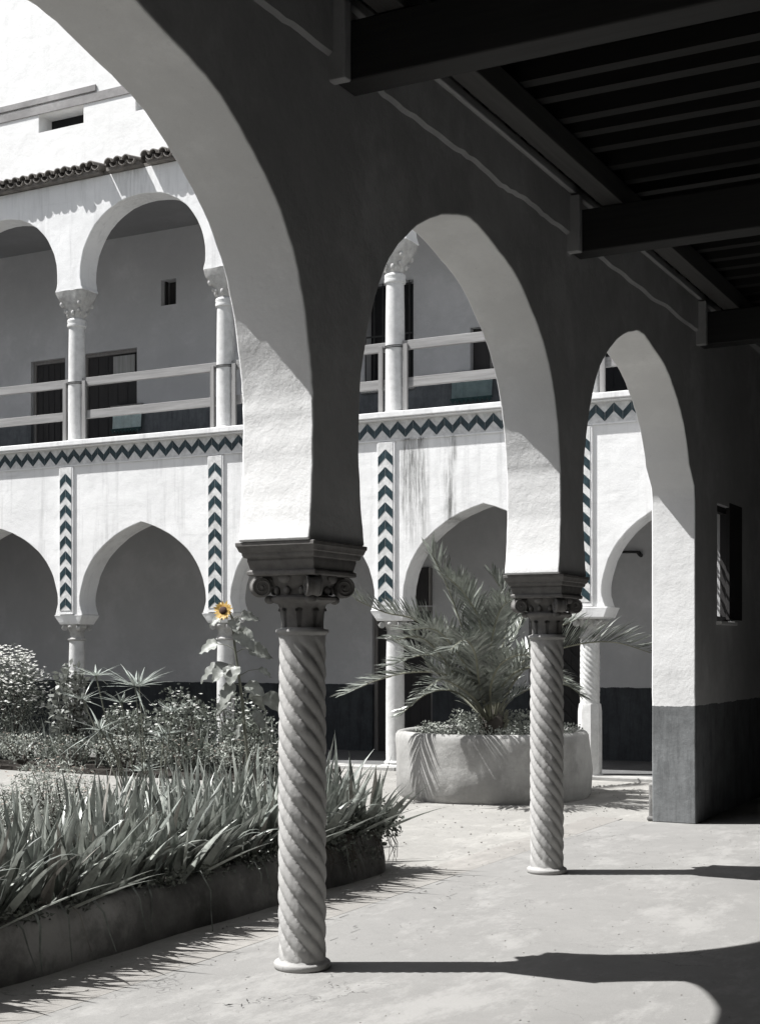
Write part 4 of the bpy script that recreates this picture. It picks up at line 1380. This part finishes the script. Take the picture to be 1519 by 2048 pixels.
def sun_leaf(stem_pt, tip_dir, L, w, seed, petiole=.10):
    rnd = random.Random(seed)
    bm = bmesh.new()
    d = Vector(tip_dir).normalized()
    hz = Vector((d.x, d.y, 0)); hz = hz.normalized() if hz.length > .01 else Vector((1, 0, 0))
    p = Vector(stem_pt); q = p+hz*petiole+Vector((0, 0, petiole*.35))
    tube(bm, [p, p+hz*petiole*.5+Vector((0, 0, petiole*.28)), q], [.004, .0035, .003], 5, mi=1)
    side = d.cross(Vector((0, 0, 1)));
    if side.length < .1: side = Vector((0, 1, 0))
    side.normalize()
    wantn = (UPV*.55-FWD*.75-RTD*.35+Vector((rnd.uniform(-.5, .5), rnd.uniform(-.5, .5), rnd.uniform(-.5, .5)))*.7).normalized()
    side = d.cross(wantn).normalized()
    n = 9; rows = []
    dd = (d+Vector((0, 0, .5))).normalized(); cur = q
    for i in range(n+1):
        t_ = i/n
        ww = w*1.0*(math.sin(PI*(t_**.58))**.75)*(1-.15*t_) if 0 < t_ < 1 else .002
        nr = dd.cross(side).normalized()
        row = []
        for k in (-1, -.5, 0, .5, 1):
            wob = .012*math.sin(i*2.1+k*3+seed)
            row.append(bm.verts.new(cur+side*ww*k+nr*(ww*.28*abs(k)*-1+wob*abs(k))))
        rows.append(row)
        dd = (dd*.82+d*.25+Vector((0, 0, -.10))).normalized()
        cur = cur+dd*L/n
    for a, b_ in zip(rows, rows[1:]):
        for k in range(4):
            f = bm.faces.new((a[k], a[k+1], b_[k+1], b_[k])); f.smooth = True
    o = fin(bm, 'leaf', ['sunleaf', 'stem'], sf, smooth=True, angle=80)
    return o
ct_, st_ = math.cos(TH), math.sin(TH)
RT = Vector((ct_, st_, 0)); FW = Vector((-st_, ct_, 0)); UPV = Vector((0, 0, 1))
def cdir(r, u, f): return RT*r+UPV*u+FW*f
leaves = [(rel(464, 1236), cdir(-1, -.55, -.2), .17, .055, .04), (rel(465, 1238), cdir(1, -.1, .3), .17, .05, .06), (rel(464, 1240), cdir(.25, -1, -.5), .14, .055, .03),
          (rel(467, 1265), cdir(.75, -.75, -.3), .24, .085, .02), (rel(470, 1300), cdir(-1, -.45, .1), .18, .065, .14), (rel(471, 1306), cdir(1, -.35, .2), .22, .07, .10),
          (rel(474, 1335), cdir(-.8, -.9, -.2), .20, .08, .07), (rel(474, 1336), cdir(-.15, -1, -.4), .18, .085, .05), (rel(476, 1345), cdir(-.95, -.85, .2), .22, .065, .16),
          (rel(480, 1372), cdir(-.5, -1, -.3), .24, .075, .05), (rel(482, 1375), cdir(.7, -.3, -.1), .20, .07, .03), (rel(486, 1405), cdir(1, -.8, .1), .24, .075, .16),
          (rel(486, 1404), cdir(-.9, -1, .1), .20, .05, .10), (rel(490, 1430), cdir(.5, -1, -.3), .18, .05, .10), (rel(492, 1450), cdir(-.3, -1, -.3), .16, .03, .04),
          (rel(484, 1390), cdir(.55, -.9, .4), .22, .06, .09), (rel(478, 1352), cdir(1, -.6, -.1), .13, .03, .16)]
for i, (p, d, L, w, pe) in enumerate(leaves):
    sun_leaf(p, d, L, w, i+3, pe)
# bloom faces the camera side, slightly up
hc = rel(446, 1221, -.05)
nrm = (cdir(-.25, .25, -1)).normalized()
u = nrm.cross(UPV).normalized(); v = u.cross(nrm).normalized()
bm = bmesh.new()
m = Matrix.Translation(hc) @ Matrix((( u.x, v.x, nrm.x), (u.y, v.y, nrm.y), (u.z, v.z, nrm.z))).to_4x4() @ Matrix.Diagonal((.034, .034, .016, 1))
bmesh.ops.create_uvsphere(bm, u_segments=18, v_segments=10, radius=1, matrix=m)
fin(bm, 'disc', 'disc', sf)
bm = bmesh.new(); rnd = random.Random(2)
for ring, (n, r0, L) in enumerate(((17, .024, .058), (15, .022, .050))):
    for k in range(n):
        a = 2*PI*k/n+ring*.2+rnd.uniform(-.1, .1)
        d = (u*math.cos(a)+v*math.sin(a)); s = nrm.cross(d)
        l = L*rnd.uniform(.8, 1.2); b0 = hc+d*r0-nrm*.004*ring
        tilt = nrm*rnd.uniform(-.25, .35)
        pts = [b0-s*.006, b0+(d+tilt)*l*.5-s*.011, b0+(d+tilt*1.5)*l, b0+(d+tilt)*l*.5+s*.011, b0+s*.006]
        bm.faces.new([bm.verts.new(p) for p in pts])
fin(bm, 'petals', 'petal_yellow', sf, smooth=False)
bm = bmesh.new(); tube(bm, [rel(458, 1224, -.02), rel(452, 1222, -.03), hc-nrm*.012], [.007, .010, .018], 8); fin(bm, 'calyx', 'stem', sf)

# papyrus ----------------------------------------------------------------
ZP = 11.0
pb = at_cam(280, 1625, ZP)
pap = thing('papyrus', 'clump of thin papyrus stalks topped with leafy spokes at the back of the near bed', 'papyrus', pb)
rnd = random.Random(13)
stalks = [((290, 1625), (283, 1500), (270, 1374), .30, 26, .1), ((276, 1620), (236, 1520), (201, 1460), .32, 14, -.7), ((296, 1622), (288, 1500), (278, 1372), .26, 16, .25),
          ((262, 1620), (222, 1480), (192, 1352), .22, 16, .3), ((282, 1620), (262, 1520), (243, 1406), .20, 16, .2), ((318, 1620), (322, 1530), (328, 1468), .20, 14, .0),
          ((325, 1620), (330, 1540), (345, 1424), .18, 14, .2), ((300, 1620), (282, 1560), (283, 1542), .20, 12, -.2), ((255, 1615), (210, 1500), (165, 1400), .20, 14, .3),
          ((270, 1622), (246, 1540), (216, 1462), .12, 8, .1), ((305, 1622), (300, 1560), (293, 1536), .16, 8, .1), ((340, 1622), (330, 1520), (322, 1480), .14, 8, .0)]
for i, (a, m_, b_, L, n, off) in enumerate(stalks):
    dz = rnd.uniform(-.25, .25)
    A = at_cam(a[0], a[1], ZP+dz*.3)-pb; B = at_cam(m_[0], m_[1], ZP+dz*.7)-pb; Cc = at_cam(b_[0], b_[1], ZP+dz)-pb
    bm = bmesh.new(); tube(bm, [A, A*.5+B*.5+(B-Cc)*.03, B, B*.5+Cc*.5-(A-B)*.03, Cc], [.008, .007, .006, .0055, .005], 6)
    st = fin(bm, 'stalk', 'stem', pap)
    bm = bmesh.new()
    for k in range(n):
        az = 2*PI*k/n+rnd.uniform(-.2, .2); ln = rnd.uniform(1.2, 1.8)
        if rnd.random() < .15: ln = rnd.uniform(2.0, 2.7)
        blade(bm, Cc, az, ln-.25, L*rnd.uniform(.75, 1.25), .0085, .30, 5, twist=rnd.uniform(-.4, .4))
    # small seed rays
    for k in range(10):
        az = rnd.uniform(0, 2*PI)
        blade(bm, Cc, az, rnd.uniform(.3, 1.0), L*.3, .002, .2, 3)
    o = fin(bm, 'umbel', 'papyrus', st, smooth=False)

# ------------------------------------------------------------------ far bed in front of the far arcade
t = sheet('far_bed_soil', [(XL, 8.15), (-5.75, 8.15), (-5.45, 8.4), (-5.45, 9.85), (XL, 9.85)], .05, 'soil')
bm = bmesh.new()
pts = dens([(XL, 8.12), (-5.75, 8.12), (-5.45, 8.4), (-5.45, 9.9)], .2)
for a, b_ in zip(pts, pts[1:]):
    dx, dy = b_[0]-a[0], b_[1]-a[1]; l = math.hypot(dx, dy); M4 = Matrix.Translation(((a[0]+b_[0])/2, (a[1]+b_[1])/2, 0)) @ Matrix.Rotation(math.atan2(dy, dx), 4, 'Z')
    box(bm, -l/2, l/2, -.06, .06, -.02, .05+random.uniform(-.015, .02), jit=.02, M4=M4)
tag(fin(bm, 'far_bed_edging', 'soil', smooth=False), 'low dark earth edging along the far flower bed', 'edging')
random.seed(77)
for k in range(64):
    x = random.uniform(-10.7, -5.6); y = random.uniform(8.5, 9.7)
    put_iris(x, y, .05, random.uniform(.75, 1.15), 'clump of iris leaves among the bushes of the far bed', 'irises in the far bed')
random.seed(5)
rs = [(-6.05, 8.75, .40, .75), (-6.6, 9.2, .45, .95), (-7.05, 8.7, .42, .85), (-7.55, 9.35, .45, 1.0), (-8.0, 8.75, .42, .80), (-8.5, 9.3, .42, .62)]
LB = ['straggling rose bush at the right end of the far bed', 'straggling rose bush just right of the sunflower stem, far bed', 'low rose bush under the sunflower leaves, far bed',
      'rose bush with pale blooms left of the sunflower, far bed', 'low rose bush right of the papyrus heads, far bed', 'low rose bush behind the papyrus stalks, left end of the row']
for i, (x, y, r, h) in enumerate(rs):
    shrub('rose_bush', LB[i], 'rose bush', (x, y), r, r*.8, h, 1500, .055, 'shrub', 200+i, .05, fl=26, fs=.032, aspect=.55, group='rose bushes in the far bed')
for i, (x, y, lab) in enumerate([(-8.6, 8.4, 'low mound of small leaves at the front of the far bed, below the papyrus heads'), (-9.5, 8.4, 'low mound of small leaves left of the papyrus stalks, far bed'), (-10.25, 8.45, 'low leafy mound below the white-flowered bush'),
                                 (-7.7, 8.4, 'low leafy mound behind the papyrus base'), (-6.8, 8.4, 'low leafy mound left of the sunflower stem base'), (-5.95, 8.45, 'low leafy mound at the right end of the far bed')]):
    shrub('low_bush', lab, 'bush', (x, y), .55, .3, .42, 1700, .035, 'shrub_grey' if i % 2 else 'shrub', 240+i, .05, fl=24, flm='petal_pink', fs=.016, aspect=.5, group='low mounds in the far bed')
shrub('white_flowered_bush', 'tall white-flowered bush at the left edge, in front of the far arcade', 'bush', (-10.42, 9.15), .60, .50, 1.50, 7000, .05, 'shrub', 301, .05, fl=560, fs=.032, aspect=.35)
shrub('broadleaf_bush', 'broad-leaved bush against the foot of the column behind the papyrus', 'bush', (-9.12, 8.95), .26, .25, 1.30, 900, .11, 'sunleaf', 302, .05, aspect=.55)

# ------------------------------------------------------------------ palm
ZC = 15.38
pbase = Vector((PX, PY, .62))
palm = thing('date_palm', 'young date palm with arching feathery fronds in the round planter', 'palm', pbase)
bm = bmesh.new()
lathe(bm, [(.10, 0), (.13, .06), (.14, .14), (.11, .24), (.05, .32)], 16, fn=lambda r, z, a: r*(1+.18*math.sin(a*7+z*40)))
fin(bm, 'trunk', 'twig', palm)
bm = bmesh.new(); rnd = random.Random(8)
for k in range(16):
    a = rnd.uniform(0, 2*PI); z = rnd.uniform(.02, .26); d = Vector((math.cos(a), math.sin(a), 0)); p = d*.09+Vector((0, 0, z))
    tube(bm, [p, p+d*.05+Vector((0, 0, .05)), p+d*.08+Vector((0, 0, .13))], [.026, .020, .014], 6)
fin(bm, 'cut_leaf_bases', 'rachis', palm)
def frond(ctrl, leafL, seed, n=46, start=.22, lift0=.45):
    rnd = random.Random(seed)
    # ctrl: list of (px, py, dz)
    P = [at_cam(a, b_, ZC+dz)-pbase for a, b_, dz in ctrl]
    P = [Vector((0, 0, .12))]+P
    pts = []
    m_ = len(P)
    for i in range(m_-1):
        p0 = P[max(i-1, 0)]; p1 = P[i]; p2 = P[i+1]; p3 = P[min(i+2, m_-1)]
        for k in range(8):
            t_ = k/8
            pts.append(0.5*((2*p1)+(p2-p0)*t_+(2*p0-5*p1+4*p2-p3)*t_*t_+(3*p1-p0-3*p2+p3)*t_**3))
    pts.append(P[-1])
    N = len(pts)
    bm = bmesh.new()
    tube(bm, pts, [.014*(1-.8*i/(N-1))+.002 for i in range(N)], 6, mi=1)
    # arc length param
    acc = [0]
    for a, b_ in zip(pts, pts[1:]): acc.append(acc[-1]+(b_-a).length)
    T = acc[-1]
    def ev(s):
        s *= T
        for i in range(N-1):
            if acc[i+1] >= s:
                f_ = (s-acc[i])/max(1e-6, acc[i+1]-acc[i])
                return pts[i].lerp(pts[i+1], f_), (pts[i+1]-pts[i]).normalized()
        return pts[-1], (pts[-1]-pts[-2]).normalized()
    for k in range(n):
        s = start+(1-start)*k/(n-1)
        p, tg = ev(min(s, .999))
        side = tg.cross(UPV)
        if side.length < .15: side = RT.copy()
        side.normalize(); up = side.cross(tg).normalized()
        env = .35+.65*(math.sin(PI*(.15+.72*(s-start)/(1-start)))**.7)
        for sg in (-1, 1):
            a = R(rnd.gauss(54, 6))*(1-.45*(s-start)); lift = lift0+rnd.gauss(0, .20)
            d = (tg*math.cos(a)+(side*sg*math.cos(lift)+up*math.sin(lift))*math.sin(a)).normalized()
            L = leafL*env*rnd.uniform(.8, 1.1); w = .0115*rnd.uniform(.8, 1.3)
            sd = d.cross(up).normalized()
            if sd.length < .5: sd = side
            sd = (sd+up*rnd.uniform(-.6, .6)).normalized()
            nn = d.cross(sd)
            q1 = p+d*L*.35; q2 = p+d*L*.72+Vector((0, 0, -.02*L)); q3 = p+d*L+Vector((0, 0, -.07*L))
            v = [bm.verts.new(p-sd*w*.5), bm.verts.new(p+sd*w*.5), bm.verts.new(q1+sd*w+nn*w*.4), bm.verts.new(q1-sd*w+nn*w*.4), bm.verts.new(q2+sd*w*.75), bm.verts.new(q2-sd*w*.75), bm.verts.new(q3)]
            for fc in ((0, 1, 2, 3), (3, 2, 4, 5), (5, 4, 6)):
                bm.faces.new([v[i] for i in fc])
    return fin(bm, 'frond', ['palm', 'rachis'], palm, smooth=False)
FR = [([(955, 1360, .1), (925, 1260, .15), (895, 1175, .1), (862, 1105, 0)], .36, 60),
      ([(950, 1360, -.3), (900, 1290, -.5), (830, 1240, -.6), (770, 1225, -.7), (712, 1200, -.8)], .34, 56),
      ([(940, 1390, -.3), (890, 1350, -.5), (820, 1345, -.6), (750, 1362, -.7), (697, 1385, -.75)], .30, 56),
      ([(990, 1350, .2), (1010, 1270, .3), (1010, 1200, .3), (985, 1150, .25)], .32, 50),
      ([(1030, 1360, -.1), (1090, 1310, -.2), (1160, 1288, -.3), (1230, 1285, -.35), (1300, 1306, -.4)], .34, 62),
      ([(960, 1340, -.4), (960, 1250, -.7), (930, 1190, -.9), (890, 1150, -1.1)], .32, 54),
      ([(1010, 1370, -.2), (1060, 1310, -.3), (1110, 1260, -.4), (1150, 1240, -.4)], .30, 46),
      ([(930, 1400, .2), (880, 1350, .4), (840, 1310, .5), (800, 1290, .6)], .30, 46),
      ([(980, 1380, -.5), (1000, 1330, -.9), (1040, 1310, -1.2), (1080, 1320, -1.4)], .28, 44),
      ([(960, 1390, .4), (940, 1320, .8), (900, 1270, 1.1), (870, 1260, 1.3)], .28, 44),
      ([(1000, 1390, .4), (1030, 1330, .8), (1070, 1290, 1.1), (1100, 1290, 1.3)], .28, 44),
      ([(950, 1400, -.4), (910, 1370, -.8), (880, 1360, -1.1), (850, 1380, -1.3)], .26, 40),
      ([(970, 1370, 0), (965, 1300, 0), (975, 1230, -.05), (1000, 1190, -.1)], .28, 44),
      ([(935, 1400, 0), (895, 1380, -.1), (850, 1390, -.1), (800, 1430, -.15)], .22, 40),
      ([(1020, 1400, .1), (1080, 1370, .2), (1130, 1370, .2), (1160, 1390, .25)], .24, 40),
      ([(950, 1370, -.5), (910, 1300, -.9), (870, 1260, -1.2), (820, 1260, -1.45)], .32, 48),
      ([(960, 1380, -.5), (950, 1310, -1.0), (930, 1280, -1.35), (900, 1300, -1.6)], .32, 48),
      ([(930, 1380, -.3), (880, 1310, -.6), (840, 1275, -.9), (790, 1280, -1.1)], .32, 48),
      ([(975, 1350, -.4), (985, 1270, -.7), (1000, 1220, -1.0), (1020, 1200, -1.2)], .32, 48),
      ([(945, 1400, -.2), (900, 1330, -.3), (850, 1310, -.4), (780, 1330, -.5)], .30, 44),
      ([(965, 1360, .1), (955, 1280, .15), (940, 1210, .1), (915, 1160, .0)], .34, 50),
      ([(1000, 1380, -.3), (1040, 1340, -.5), (1090, 1340, -.7), (1140, 1370, -.8)], .28, 42),
      ([(985, 1390, .1), (990, 1330, .3), (1030, 1270, .4), (1050, 1220, .5)], .28, 42)]
for i, (c, L, n) in enumerate(FR):
    frond(c, L*(1.3 if i == 4 else 1.08), 400+i, int(n*1.25), lift0={4: 1.05, 1: .95}.get(i, .45))
# ground cover in the planter
bm = bmesh.new(); rnd = random.Random(31)
for k in range(60):
    a = rnd.uniform(0, 2*PI); r_ = .92*math.sqrt(rnd.random())
    leafy(bm, (PX+r_*math.cos(a), PY+r_*math.sin(a), .70), .14, .14, .09, 90, .032, 700+k, aspect=.7)
for k in range(10):
    a = rnd.uniform(0, 2*PI); r_ = rnd.uniform(.1, .5)
    leafy(bm, (PX+r_*math.cos(a), PY+r_*math.sin(a), .82), .12, .12, .12, 110, .035, 800+k, aspect=.7)
tag(fin(bm, 'planter_ground_cover', 'shrub_grey', smooth=False), 'small-leaved greenery covering the soil of the round planter', 'ground cover', kind='stuff')
